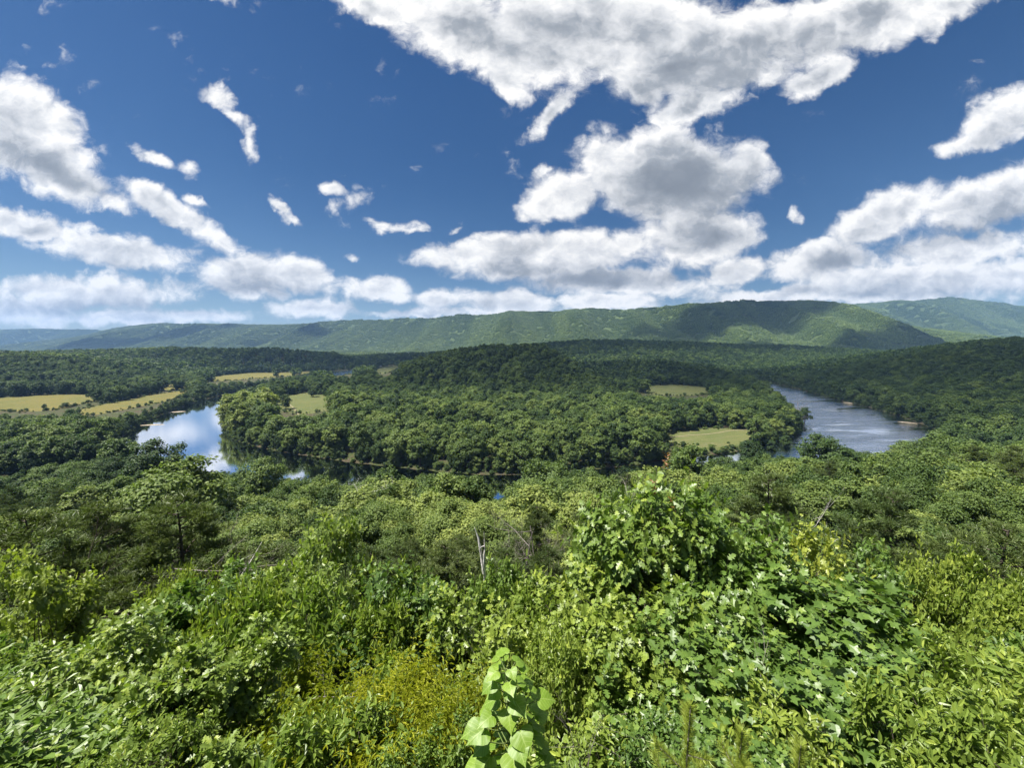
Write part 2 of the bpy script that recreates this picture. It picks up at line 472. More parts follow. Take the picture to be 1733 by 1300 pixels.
# ------------------------------------------------------------------ the land
# river centre line with half widths, upstream (far left) to downstream (far right)
RIVER = np.array([
    (-560, 1650, 40), (-575, 1480, 44), (-580, 1310, 78), (-568, 1180, 60), (-548, 1000, 34), (-510, 800, 34), (-470, 640, 36), (-425, 530, 38),
    (-372, 432, 40), (-318, 350, 40), (-262, 300, 38), (-200, 272, 34), (-140, 252, 32), (-80, 232, 30), (-10, 214, 30), (70, 232, 30),
    (140, 256, 32), (222, 284, 36), (312, 330, 46), (380, 402, 58), (432, 500, 58), (482, 620, 48), (530, 740, 40), (575, 860, 36), (612, 980, 34), (625, 1120, 34), (600, 1300, 34)], float)


def resample(P, step):
    seg = np.hypot(*(P[1:, :2] - P[:-1, :2]).T)
    s = np.concatenate([[0], np.cumsum(seg)])
    q = np.arange(0, s[-1], step)
    R = np.stack([np.interp(q, s, P[:, k]) for k in range(3)], 1)
    for _ in range(12):
        R[1:-1] = (R[:-2] + 2 * R[1:-1] + R[2:]) / 4
    return R


RV = resample(RIVER, 14.0)
RV[:, 2] += 5 * (fbm2(np.arange(len(RV)) * .17, np.zeros(len(RV)), 3, 5) - .5)


def river_dist(x, y):
    """distance to the water's edge, negative in the river"""
    x = np.asarray(x, float).ravel(); y = np.asarray(y, float).ravel()
    best = np.full(x.shape, 1e9)
    for i in range(len(RV) - 1):
        ax, ay, aw = RV[i]
        bx, by, bw = RV[i + 1]
        ex, ey = bx - ax, by - ay
        t = np.clip(((x - ax) * ex + (y - ay) * ey) / (ex * ex + ey * ey), 0, 1)
        dd = np.hypot(x - ax - t * ex, y - ay - t * ey) - (aw + t * (bw - aw))
        best = np.minimum(best, dd)
    return best


PE = [-400, -60, -20, -3, 0, 3, 8, 15, 30, 60, 100, 150, 200, 240, 280, 330]
PZ = [95, 86, 84, 83.3, 82.6, 79.5, 73.9, 68.0, 59.0, 45.5, 33.0, 22.0, 13.0, 6.0, 2.0, 0]


def land_raw(x, y):
    e = y + 0.30 * np.maximum(0, -x - 10) - 0.14 * np.maximum(0, x - 10) * smooth(y, 0, 60)
    z = np.interp(e, PE, PZ) * (1 + 0)
    g = lambda cx, cy, rx, ry, h: h * np.exp(-(((x - cx) / rx) ** 2 + ((y - cy) / ry) ** 2))
    # peninsula hill, in front of us
    z = z + g(-10, 860, 240, 170, 58) + g(230, 1000, 300, 190, 40) + g(-130, 770, 120, 110, 16)
    # slope rising beyond the right bank
    z = z + smooth(x - 0.30 * (y - 400), 470, 1100) * 78 * smooth(y, 80, 420) * smooth(-y, -1700, -900) + g(1000, 750, 300, 400, 16) * smooth(y, 80, 400)
    # wooded ridges behind
    z = z + g(900, 1750, 900, 300, 76) + g(250, 1700, 500, 260, 50) + g(-820, 1420, 520, 190, 52) + g(-1500, 1500, 500, 300, 44) + g(-380, 2000, 500, 260, 34)
    z = z + g(-1180, 880, 360, 190, 44) + g(-1500, 1100, 400, 250, 30)
    far = smooth(np.hypot(x, y), 1800, 3200)
    z = z + far * 34
    n = (fbm2(x / 210, y / 210, 4, 3) - .5)
    z = z + n * (10 + 40 * far) * smooth(np.hypot(x, y), 60, 500) * np.clip((z - 3) / 25, 0, 1)
    z = z + (fbm2(x / 9, y / 9, 3, 9) - .5) * 1.3 * smooth(np.hypot(x, y), 2, 14)
    return z


# mown and hay meadows: outlines read off the photograph on the valley floor
FIELDS = [
    ('meadow', 'golden hay meadow at the left edge below the wooded hill', M_GOLD, [(-60, 672), (0, 674), (60, 669), (130, 667), (192, 668), (165, 678), (112, 692), (60, 699), (0, 697), (-60, 695)]),
    ('meadow', 'golden hay strip running beside the left riverbank trees', M_GOLD, [(112, 697), (170, 686), (212, 676), (255, 668), (318, 660), (312, 668), (296, 676), (240, 687), (200, 695), (150, 704)]),
    ('meadow', 'small tan meadow notch behind the dark hedge on the left', M_GOLD, [(258, 656), (285, 650), (324, 650), (330, 654), (300, 660), (262, 662)]),
    ('meadow', 'long thin tan meadow below the dark left ridge', M_GOLD, [(335, 642), (380, 634), (440, 630), (470, 631), (530, 627), (532, 632), (470, 638), (400, 643), (350, 647)]),
    ('meadow', 'green mown meadow behind the sunlit riverside clump, with the lone tree', M_GREENF, [(470, 672), (500, 666), (535, 664), (556, 670), (566, 678), (562, 692), (535, 700), (500, 700), (468, 694), (456, 684)]),
    ('meadow', 'far pale green meadow beside the distant river patch', M_GREENF, [(628, 630), (645, 620), (668, 617), (682, 621), (668, 628), (648, 634)]),
    ('meadow', 'tan green meadow behind the tree belt near the right river', M_GREENF, [(1065, 657), (1100, 652), (1150, 651), (1208, 657), (1206, 666), (1165, 671), (1095, 667)]),
    ('meadow', 'green meadow with pale track in front of dark trees by the right river', M_GREENF, [(1126, 730), (1180, 724), (1240, 725), (1288, 728), (1292, 742), (1262, 755), (1215, 760), (1150, 755), (1122, 745)]),
    ('meadow', 'sliver of pale meadow seen between trees on the peninsula', M_GREENF, [(690, 738), (760, 728), (870, 732), (885, 744), (800, 750), (720, 750)]),
    ('meadow', 'little sunny clearing beside the peninsula trees', M_GREENF, [(588, 706), (604, 700), (622, 708), (616, 722), (596, 722)]),
    ('meadow', 'pale gap in the trees behind the dark peninsula wood', M_GREENF, [(965, 640), (1000, 637), (1055, 645), (1080, 651), (1040, 653), (985, 646)]),
]
FIELD_PLAN = []


def smooth_poly(pts, n=3):
    p = np.asarray(pts, float)
    for _ in range(n):
        q = np.roll(p, -1, 0)
        p = np.stack([p * .75 + q * .25, p * .25 + q * .75], 1).reshape(-1, 2)
    return p


def ragged(p, seed):
    c = p.mean(0)
    i = np.arange(len(p))
    k = 1 + .22 * (fbm2(i * .21, np.full(len(p), seed * 3.3), 3, seed) - .5) * np.minimum(1, np.minimum(i, len(p) - i) / 6)
    return c + (p - c) * k[:, None]


def inside(poly, x, y):
    x = np.asarray(x); y = np.asarray(y)
    r = np.zeros(x.shape, bool)
    n = len(poly)
    for i in range(n):
        x1, y1 = poly[i]
        x2, y2 = poly[(i + 1) % n]
        if y1 == y2:
            continue
        c = ((y1 > y) != (y2 > y)) & (x < (x2 - x1) * (y - y1) / (y2 - y1) + x1)
        r ^= c
    return r


FIELD_PLAN = [ragged(smooth_poly([ground_at(a, b, 4.0) for a, b in f[3]]), k) for k, f in enumerate(FIELDS)]


def land(x, y):
    x = np.asarray(x, float); y = np.asarray(y, float)
    shp = x.shape
    d = river_dist(x, y).reshape(shp)
    z = land_raw(x, y)
    for pl in FIELD_PLAN:
        c, r = pl.mean(0), (pl.max(0) - pl.min(0)) * .5
        w = smooth(-np.hypot((x - c[0]) / (r[0] + 25), (y - c[1]) / (r[1] + 25)), -1.75, -1.15)
        z = 3.6 + (z - 3.6) * (1 - w)
    z = 3.0 + (z - 3.0) * smooth(d, 6, 90) + (fbm2(x / 30, y / 30, 3, 21) - .5) * 1.2
    z = np.where(z < 2.2, 2.2 + (z - 2.2) * .2, z)
    return np.where(d > 0, -0.4 + (z + 0.4) * smooth(d, -1, 9), -0.4 - 1.6 * smooth(-d, 0, 10))


def land1(x, y):
    return float(land(np.array([x]), np.array([y]))[0])


def build_ground():
    ang = np.radians(np.concatenate([np.arange(-68, 68.01, 0.36), np.arange(72, 288, 6.0)]))
    rad = np.concatenate([[0.3], np.geomspace(0.8, 150, 66), np.arange(158, 1500, 9.0), np.geomspace(1510, 26000, 52)])
    A, R = np.meshgrid(ang, rad)
    x, y = R * np.sin(A), R * np.cos(A)
    z = np.concatenate([land(x[i:i + 40], y[i:i + 40]) for i in range(0, len(rad), 40)])
    nr, na = x.shape
    v = np.stack([x, y, z], -1).reshape(-1, 3)
    i, j = np.meshgrid(np.arange(nr - 1), np.arange(na), indexing='ij')
    j2 = (j + 1) % na
    f = np.stack([i * na + j, i * na + j2, (i + 1) * na + j2, (i + 1) * na + j], -1).reshape(-1, 4)[:, ::-1]
    cap = np.arange(na)[None, :]
    me = mesh_np('ground', v, [f, cap], [M_FLOOR], smooth_shade=True)
    tag(link('ground', me), 'wooded valley floor and slopes falling from the overlook', 'ground', kind='structure')




def ribbon(name, pts, hw, z, mat, wob=0.0, seed=0):
    pts = np.asarray(pts, float)
    t = np.gradient(pts, axis=0)
    t /= np.linalg.norm(t, axis=1)[:, None]
    nrm = np.stack([-t[:, 1], t[:, 0]], 1)
    hw = np.asarray(hw) * np.ones(len(pts))
    cols = []
    for s in np.linspace(-1, 1, 7):
        q = pts + nrm * (hw * s)[:, None]
        cols.append(np.column_stack([q, (z if np.isscalar(z) else z(q[:, 0], q[:, 1])) * np.ones(len(q))]))
    v = np.stack(cols, 1).reshape(-1, 3)
    i, j = np.meshgrid(np.arange(len(pts) - 1), np.arange(6), indexing='ij')
    f = np.stack([i * 7 + j, i * 7 + j + 1, (i + 1) * 7 + j + 1, (i + 1) * 7 + j], -1).reshape(-1, 4)
    return link(name, mesh_np(name, v, [f], [mat], smooth_shade=True))


tag(ribbon('river', RV[:, :2], RV[:, 2] + 3.0, 0.0, M_WATER), 'calm river looping round the wooded peninsula', 'river', kind='structure')

def build_fields():
    for (name, label, mat, px), pl in zip(FIELDS, FIELD_PLAN):
        c = pl.mean(0)
        # a sheet in rings from the middle, lying just above the soil
        v, rings = [np.array([c])], 12
        for k in range(1, rings + 1):
            v.append(c + (pl - c) * (k / rings) * 1.06)
        v = np.concatenate(v)
        n = len(pl)
        z = land(v[:, 0], v[:, 1]) + 0.45
        z[-n:] -= 1.2
        z[-2 * n:-n] -= .15
        f3 = np.array([(0, 1 + i, 1 + (i + 1) % n) for i in range(n)])
        f4 = np.array([(1 + (k - 1) * n + i, 1 + k * n + i, 1 + k * n + (i + 1) % n, 1 + (k - 1) * n + (i + 1) % n) for k in range(1, rings) for i in range(n)])
        me = mesh_np(name, np.column_stack([v, z]), [f3, f4], [mat], smooth_shade=True)
        tag(link(name, me), label, 'meadow', kind='structure')
    # pale tracks
    for px, w, lab in (([(1128, 741), (1170, 736), (1210, 734), (1240, 728), (1268, 727)], 1.0, 'pale dirt track curving across the right meadow'),
                       ([(489, 684), (496, 690), (503, 698), (506, 704)], 1.0, 'pale lane past the lone meadow tree')):
        q = np.array([ground_at(a, b, 4.0) for a, b in px])
        s = np.linspace(0, len(q) - 1, 30)
        q = np.stack([np.interp(s, np.arange(len(q)), q[:, k]) for k in range(2)], 1)
        for _ in range(20):
            q[1:-1] = (q[:-2] + 2 * q[1:-1] + q[2:]) / 4
        tag(ribbon('track', q, w, lambda a, b: land(a, b) + 0.62, M_TRACK), lab, 'track', kind='structure')


build_ground()
build_fields()


def lumpy_disc(name, x, y, rx, ry, rot, z, hgt, mat, seed):
    rng = np.random.default_rng(seed)
    n = 28
    v, f = [(0, 0, hgt)], []
    for k in range(1, 6):
        for i in range(n):
            a = 2 * math.pi * i / n
            r = k / 5 * (1 + .25 * math.sin(3 * a + seed) + .12 * math.sin(7 * a + 2 * seed))
            v.append((rx * r * math.cos(a), ry * r * math.sin(a), hgt * (1 - (k / 5) ** 2) - (0.5 if k == 5 else 0) + rng.normal(0, hgt * .08)))
    f3 = np.array([(0, 1 + i, 1 + (i + 1) % n) for i in range(n)])
    f4 = np.array([(1 + (k - 1) * n + i, 1 + k * n + i, 1 + k * n + (i + 1) % n, 1 + (k - 1) * n + (i + 1) % n) for k in range(1, 5) for i in range(n)])
    o = link(name, mesh_np(name, v, [f3, f4], [mat], smooth_shade=True), loc=(x, y, z))
    o.rotation_euler.z = rot
    return o


for i, (px, py, rx, ry, rot, lab) in enumerate([(258, 719, 12, 2.0, .25, 'pale sandbar at the left bank of the calm reach'), (300, 697, 11, 2.0, .5, 'pale sandbar farther up the left bank'),
                                                (1402, 668, 8, 1.5, -1.2, 'thin pale gravel bar along the right river'), (1436, 682, 7, 1.4, -1.2, 'low pale gravel bar lower on the right river'),
                                                (1535, 715, 8, 1.4, -.8, 'gravel edge under the trees of the right bank')]):
    x, y = ground_at(px, py, 0.2)
    tag(lumpy_disc('sandbar', x, y, rx, ry, rot, 0.0, 0.55, M_SAND, i + 3), lab, 'sandbar', kind='structure')


# ---- mountains
def catmull(xs, xp, fp):
    return np.interp(xs, xp, fp)


def build_mountain(name, label, knots, depth, width, seed, nu=420, nt=90, base=20.0, spur=330.0):
    kp = np.array([(ray(a, b)[0] / ray(a, b)[1], ray(a, b)[2] / ray(a, b)[1]) for a, b in knots])
    us = np.linspace(kp[0, 0], kp[-1, 0], nu)
    vs = np.interp(us, kp[:, 0], kp[:, 1])
    for _ in range(3):
        vs[1:-1] = (vs[:-2] + 2 * vs[1:-1] + vs[2:]) / 4
    dp = np.interp(us, [d[0] for d in depth], [d[1] for d in depth])
    for _ in range(60):
        dp[1:-1] = (dp[:-2] + 2 * dp[1:-1] + dp[2:]) / 4
    zr = EYE + vs * dp - 9
    ts = np.concatenate([np.linspace(-0.7, 0, 16)[:-1], np.linspace(0, 1.05, nt)])
    U, T_ = np.meshgrid(np.arange(nu), ts)
    x0 = us[U] * dp[U]
    s = x0 / spur
    sp = fbm2(s + T_ * .35, T_ * .45 + seed, 3, seed) - .5
    sp2 = np.abs(fbm2(s * .55 + T_ * .3, T_ * .3, 2, seed + 5) - .5) * 2
    amp = np.clip(T_, 0, 1) * np.clip(1.1 - T_, 0, 1) * 4
    tt = np.clip(T_ + amp * (0.50 * sp + 0.30 * (sp2 - .35)), -1, 1.1)
    front = np.clip(1 - tt, 0, 1)
    pr = np.where(tt >= 0, 0.62 * front ** 1.9 + 0.38 * front ** 1.1, 1 - 0.45 * np.abs(tt) ** 1.3)
    z = base + (zr[U] - base) * pr + (fbm2(x0 / 110, T_ * .8, 4, seed + 9) - .5) * 34 * np.clip(T_ * 5, 0.1, 1) * np.clip(1.2 - T_, 0, 1)
    y = dp[U] - T_ * width + (fbm2(s * .4, T_, 2, seed + 3) - .5) * 120
    x = x0 + (sp) * 60
    nr, nc = x.shape
    v = np.stack([x, y, z], -1)
    i, j = np.meshgrid(np.arange(nr - 1), np.arange(nc - 1), indexing='ij')
    f = np.stack([i * nc + j, (i + 1) * nc + j, (i + 1) * nc + j + 1, i * nc + j + 1], -1).reshape(-1, 4)
    me = mesh_np(name, v.reshape(-1, 3), [f], [M_MTN], smooth_shade=True)
    tag(link(name, me), label, 'mountain', kind='structure')
    return v


MTN = []
MTN.append(build_mountain('mountain', 'long forested ridge closing the valley, cloud shadows on it',
    [(90, 585), (130, 573), (165, 562), (200, 554), (225, 551), (250, 548), (275, 546), (300, 548), (335, 547), (370, 548), (430, 549), (480, 549), (520, 547), (560, 543), (592, 541), (640, 541), (690, 538), (730, 539), (762, 534), (785, 531), (805, 533), (835, 532), (862, 527), (900, 526), (940, 528), (962, 524), (1000, 521), (1040, 524), (1080, 522), (1130, 518), (1160, 514), (1200, 513), (1240, 509), (1262, 507), (1290, 508), (1340, 508), (1372, 507), (1395, 512), (1420, 522), (1450, 530), (1490, 541), (1540, 553), (1600, 563), (1680, 571), (1780, 577), (1900, 582)],
    [(-1.4, 6900), (-1.0, 6300), (-.5, 5500), (0, 4700), (.5, 4000), (.85, 3700), (1.7, 3600)], 1500, 11))
MTN.append(build_mountain('mountain', 'hazy farther mountain at the right edge behind the dark ridge',
    [(1300, 540), (1380, 522), (1412, 517), (1450, 514), (1500, 511), (1540, 509), (1575, 506), (1605, 503), (1630, 505), (1660, 510), (1690, 512), (1720, 517), (1760, 520), (1850, 523), (1980, 532)],
    [(.6, 6300), (1.7, 6000)], 1900, 23, nu=220, nt=70, spur=420))
MTN.append(build_mountain('mountain', 'low bluish farthest ridge at the left edge',
    [(-220, 556), (-120, 555), (-40, 557), (0, 558), (40, 557), (75, 556), (110, 558), (140, 557), (170, 559), (230, 562), (300, 566), (420, 575)],
    [(-1.9, 8600), (-.6, 8200)], 1700, 37, nu=220, nt=60, spur=420))

# ------------------------------------------------------------------ plant meshes
def unit(a):
    return a / np.maximum(np.linalg.norm(a, axis=-1, keepdims=True), 1e-9)


# leaf outlines: (along, across, lift) and faces
def leaf_rhomb(w=0.30):
    return np.array([(0, 0, 0), (.45, w, .07), (1, 0, -.05), (.45, -w, .07)]), [np.array([(0, 2, 1), (0, 3, 2)])]


def leaf_oval(w=0.24, droop=.16):
    return np.array([(0, 0, 0), (.30, w * .92, .05), (.68, w * .85, .02), (1, 0, -droop), (.68, -w * .85, .02), (.30, -w * .92, .05)]), [np.array([(0, 3, 2, 1), (0, 5, 4, 3)])]


def leaf_lobed(kind='maple'):
    if kind == 'maple':
        half = [(-.05, .20), (.06, .50), (.22, .30), (.56, .58), (.58, .22)]
    else:
        half = [(.06, .10), (.20, .34), (.30, .10), (.48, .42), (.58, .11), (.76, .26)]
    out = [(0.0, 0.0)] + half + [(1.0, 0.0)] + [(a, -b) for a, b in half[::-1]]
    v = [(.34, 0, -.02)] + [(a, b, .10 * abs(b) - .14 * a * a) for a, b in out]
    n = len(out)
    return np.array(v), [np.array([(0, 1 + (i + 1) % n, 1 + i) for i in range(n)])]


def leaf_heart_mesh():
    """one big soft heart-shaped leaf with raised veins, 1 long"""
    pts = [(1.08, 0), (.96, .055), (.85, .13), (.73, .235), (.60, .345), (.47, .43), (.36, .475), (.24, .515), (.10, .49), (-.02, .40), (-.085, .27), (-.07, .13), (.04, 0)]
    ring = pts + [(a, -b) for a, b in pts[-2:0:-1]]
    n = len(ring)
    c = np.array((.12, 0.0))
    v = [(c[0], 0, 0)]
    for k, s in enumerate((.4, .75, 1.0)):
        for i, (a, b) in enumerate(ring):
            q = c + (np.array((a, b)) - c) * s
            vein = .022 if i % 4 == 0 else -.012
            v.append((q[0], q[1], vein * s + .16 * abs(q[1]) * 1 - .34 * max(q[0] - .1, 0) ** 2 - .22 * q[1] ** 2))
    f3 = np.array([(0, 1 + i, 1 + (i + 1) % n) for i in range(n)])
    f4 = np.array([(1 + k * n + i, 1 + (k + 1) * n + i, 1 + (k + 1) * n + (i + 1) % n, 1 + k * n + (i + 1) % n) for k in range(2) for i in range(n)])
    return np.array(v), f3, f4


def put_leaves(mb, tpl, pos, axis, normal, size, tint, mi=0):
    T, faces = tpl
    axis = unit(axis)
    side = unit(np.cross(normal, axis))
    nrm = np.cross(axis, side)
    size = np.asarray(size)[:, None, None]
    v = pos[:, None, :] + size * (T[None, :, 0:1] * axis[:, None, :] + T[None, :, 1:2] * side[:, None, :] + T[None, :, 2:3] * nrm[:, None, :])
    n, k = len(pos), len(T)
    off = (np.arange(n) * k)[:, None, None]
    mb.add(v.reshape(-1, 3), [(f[None] + off).reshape(-1, f.shape[1]) for f in faces], mi, tint)


def crown_clumps(rng, lobes, per_lobe, frac=0.42):
    """second-level lumps on the crown's lobes"""
    c, r = [], []
    for (lc, lr) in lobes:
        lr = np.asarray(lr)
        d = unit(rng.normal(size=(per_lobe, 3)) + np.array([0, 0, .35]))
        k = 0.72 + .33 * rng.random((per_lobe, 1))
        c.append(np.asarray(lc) + d * lr * k)
        r.append(np.mean(lr) * frac * (.65 + .7 * rng.random(per_lobe)))
    return np.concatenate(c), np.concatenate(r)


def make_lobes(rng, h, rad, n, low=.25, top=1.0, spread=.62):
    lobes = [((0, 0, h * (low + top) / 2), (rad * .66, rad * .66, h * (top - low) * .42))]
    for i in range(n):
        a = 2.399 * i + rng.random() * .8
        t = (i + .5) / n
        zz = h * (low + .12 + (top - low - .2) * t)
        rr = rad * spread * (math.sin(math.pi * min(.97, .22 + .72 * (1 - t))) ** .8) * (.8 + .4 * rng.random())
        s = rad * (.34 + .18 * rng.random()) * (1.05 - .35 * t)
        lobes.append(((rr * math.cos(a), rr * math.sin(a), zz), (s, s, s * (.72 + .2 * rng.random()))))
    s = rad * .36
    lobes.append(((rng.normal() * .1 * rad, rng.normal() * .1 * rad, h * top - s * .7), (s, s, s * .8)))
    return lobes


def tree_mesh(seed, h=14.0, rad=4.6, n_lobes=11, per_lobe=16, n_leaf=8000, size=.5, low=.2, top=1.0, limbs=True, sides=6, frac=.42):
    """trunk and crown arrays of a broadleaf tree standing at the origin"""
    rng = np.random.default_rng(seed)
    lobes = make_lobes(rng, h, rad, n_lobes, low, top)
    cc, cr = crown_clumps(rng, lobes, per_lobe, frac)
    w = cr ** 2
    idx = rng.choice(len(cc), n_leaf, p=w / w.sum())
    d = unit(rng.normal(size=(n_leaf, 3)) + np.array([0, 0, .45]))
    k = 1 - .55 * rng.random((n_leaf, 1)) ** 2.2
    pos = cc[idx] + d * cr[idx][:, None] * k * np.array([1, 1, .85])
    pos += rng.normal(size=pos.shape) * .035 * rad
    pos[:, 2] = np.maximum(pos[:, 2], .04 * h)
    ctr = np.array([0, 0, h * .5])
    nrm = unit(.75 * d + .35 * unit(pos - ctr) + np.array([0, 0, .40]) + rng.normal(size=(n_leaf, 3)) * .46)
    axis = np.cross(nrm, rng.normal(size=(n_leaf, 3))) + np.array([0, 0, -.25])
    ctint = rng.random(len(cc))
    tint = np.clip(.5 + .28 * (ctint[idx] - .5) + rng.normal(size=n_leaf) * .22, 0, 1)
    crown = MB()
    put_leaves(crown, leaf_rhomb(.34), pos, axis, nrm, size * (.65 + .7 * rng.random(n_leaf)), tint)
    trunk = MB()
    r0 = .022 * h + .04
    pts = [(0, 0, -.6)] + [(rng.normal() * .012 * h * t * 3, rng.normal() * .012 * h * t * 3, h * t) for t in (.08, .22, .4, .6, .8)]
    trunk.tube(pts, [r0 * 1.35, r0, r0 * .85, r0 * .65, r0 * .4, r0 * .14], sides)
    if limbs:
        for lc, lr in lobes[1:]:
            lc = Vector(lc)
            s = Vector(pts[2]) * .5 + Vector(pts[3]) * .5 if lc.z < h * .62 else Vector(pts[4]) * .6 + Vector(pts[3]) * .4
            s.z = min(s.z, lc.z * .85)
            mid = s.lerp(lc, .5) + Vector((rng.normal() * .1 * rad, rng.normal() * .1 * rad, -.04 * h))
            trunk.tube([s, mid, lc], [r0 * .42, r0 * .28, r0 * .08], 5)
    return trunk, crown


def pine_mesh(seed, h=12.0, rad=3.6, tufts=2600, needle=.22, blades=9, low=.46, gap=.5):
    """scrubby pine: bare lower trunk, crooked flat-sprayed branches, needle tufts"""
    rng = np.random.default_rng(seed)
    trunk, crown = MB(), MB()
    lean = rng.normal(size=2) * .04
    P = lambda t: Vector((lean[0] * h * t + .12 * math.sin(5 * t + seed), lean[1] * h * t + .1 * math.sin(4 * t + 2 + seed), h * t))
    r0 = .014 * h + .03
    trunk.tube([P(t) - (Vector((0, 0, .6)) if t == 0 else Vector()) for t in np.linspace(0, 1, 10)], [r0 * (1.05 - .95 * t) for t in np.linspace(0, 1, 10)], 7)
    segs = []
    nb = 46
    for i in range(nb):
        t = low * .55 + (1 - low * .55) * (i + rng.random()) / nb
        live = t > low
        L = rad * (1.05 - (max(t - low, 0) / (1 - low)) ** 1.3 * .85) * (.55 + .6 * rng.random()) * (1 if live else .55)
        a = 2.399 * i + rng.normal() * .4
        s = P(min(t, .99))
        e = s + Vector((math.cos(a) * L, math.sin(a) * L, L * (.10 + .25 * rng.random()) - (0 if live else .3 * L)))
        m = s.lerp(e, .5) + Vector((rng.normal() * .1 * L, rng.normal() * .1 * L, -.06 * L))
        trunk.tube([s, m, e], [r0 * .22, r0 * .14, r0 * .04], 4)
        if live:
            segs.append((m, e, L))
        for _ in range(3):
            q = s.lerp(e, .4 + .5 * rng.random())
            e2 = q + Vector((rng.normal(), rng.normal(), .3 * rng.normal())) * L * .28
            trunk.tube([q, e2], [r0 * .09, r0 * .03], 3)
            if live:
                segs.append((q, e2, L * .5))
    w = np.array([s[2] for s in segs]); w /= w.sum()
    si = rng.choice(len(segs), tufts, p=w)
    A = np.array([tuple(s[0]) for s in segs]); B = np.array([tuple(s[1]) for s in segs])
    t = rng.random((tufts, 1)) ** .7 * 1.08
    pos = A[si] + (B[si] - A[si]) * t + rng.normal(size=(tufts, 3)) * np.array([.16, .16, .07]) * (h / 12)
    dirn = unit(unit(B[si] - A[si]) * .6 + np.array([0, 0, .65]) + rng.normal(size=(tufts, 3)) * .35)
    tt = rng.random(tufts)
    pos = np.repeat(pos, blades, 0); dd = np.repeat(dirn, blades, 0)
    ax = unit(dd + rng.normal(size=pos.shape) * .62)
    nr = rng.normal(size=pos.shape)
    tpl = (np.array([(0, .06, 0), (0, -.06, 0), (1, 0, 0)]), [np.array([(0, 1, 2)])])
    put_leaves(crown, tpl, pos, ax, nr, needle * (.7 + .6 * rng.random(len(pos))), np.repeat(np.clip(.5 + .35 * (tt - .5) * 2, 0, 1), blades))
    return trunk, crown


def shrub_mesh(seed, h=2.4, rad=1.2, shoots=900, per=11, leaf=.10, tpl=None, shoot_len=.34, low=.12, n_lobes=8, droop=.25, tuft=0.0, top=1.0, up=.55, spread=.78, frac=.40, stems=5, clumps=6):
    """near plant: leafy shoots with every leaf shaped; tips carry the young, paler leaves"""
    rng = np.random.default_rng(seed)
    lobes = make_lobes(rng, h, rad, n_lobes, low, top, spread)
    cc, cr = crown_clumps(rng, lobes, clumps, frac)
    w = cr ** 2
    idx = rng.choice(len(cc), shoots, p=w / w.sum())
    d = unit(rng.normal(size=(shoots, 3)) + np.array([0, 0, .5]))
    base = cc[idx] + d * cr[idx][:, None] * (.35 + .6 * rng.random((shoots, 1)))
    base[:, 2] = np.maximum(base[:, 2], .05)
    sd = unit(d * .6 + np.array([0, 0, up]) + unit(base * np.array([1, 1, 0]) + 1e-6) * .35 + rng.normal(size=d.shape) * .3)
    ln = shoot_len * (.6 + .8 * rng.random(shoots)) * np.where(rng.random(shoots) < .10, 1.9, 1.0)
    k = np.tile(np.arange(per), shoots)
    S = np.repeat(np.arange(shoots), per)
    t = ((k + .6) / per) ** (1 - .6 * tuft)
    a = k * 2.399 + np.repeat(rng.random(shoots) * 6.28, per)
    e1 = unit(np.cross(sd, np.array([.3, .9, .1]))); e2 = np.cross(sd, e1)
    radial = e1[S] * np.cos(a)[:, None] + e2[S] * np.sin(a)[:, None]
    pos = base[S] + sd[S] * (ln[S] * t)[:, None] + radial * leaf * .12
    axis = unit(radial * .9 + sd[S] * (.15 + .75 * t)[:, None] + np.array([0, 0, -droop]) + rng.normal(size=pos.shape) * .22)
    nrm = unit(sd[S] * .6 + np.array([0, 0, .75]) - axis * .1 + rng.normal(size=pos.shape) * .46)
    size = leaf * (1.12 - .55 * t) * (.75 + .5 * rng.random(len(S)))
    st = rng.random(shoots)
    tint = np.clip(.22 + .42 * t * st[S] + .28 * t + rng.normal(size=len(S)) * .12, 0, 1)
    crown = MB()
    put_leaves(crown, tpl or leaf_oval(), pos, axis, nrm, size, tint)
    trunk = MB()
    for q in range(stems):
        lc = Vector(lobes[(q * 2 + 1) % len(lobes)][0])
        s = Vector((rng.normal() * .06 * rad, rng.normal() * .06 * rad, -.3))
        r0 = .010 * h + .008
        trunk.tube([s, s.lerp(lc, .5) + Vector((rng.normal(), rng.normal(), 0)) * .07 * rad, lc], [r0, r0 * .7, r0 * .25], 6)
        for _ in range(5):
            p0 = s.lerp(lc, .35 + .6 * rng.random())
            j = rng.integers(len(cc))
            trunk.tube([p0, p0.lerp(Vector(cc[j]), .6) + Vector((0, 0, -.03)), Vector(cc[j])], [r0 * .4, r0 * .28, r0 * .12], 4)
    sel = rng.choice(shoots, min(shoots, 260), replace=False)
    for j in sel:
        b = Vector(base[j]); e = b + Vector(sd[j]) * float(ln[j])
        trunk.tube([b - Vector(sd[j]) * float(ln[j]) * .6, e], [.0042 + .001 * h, .0018], 3)
    return trunk, crown


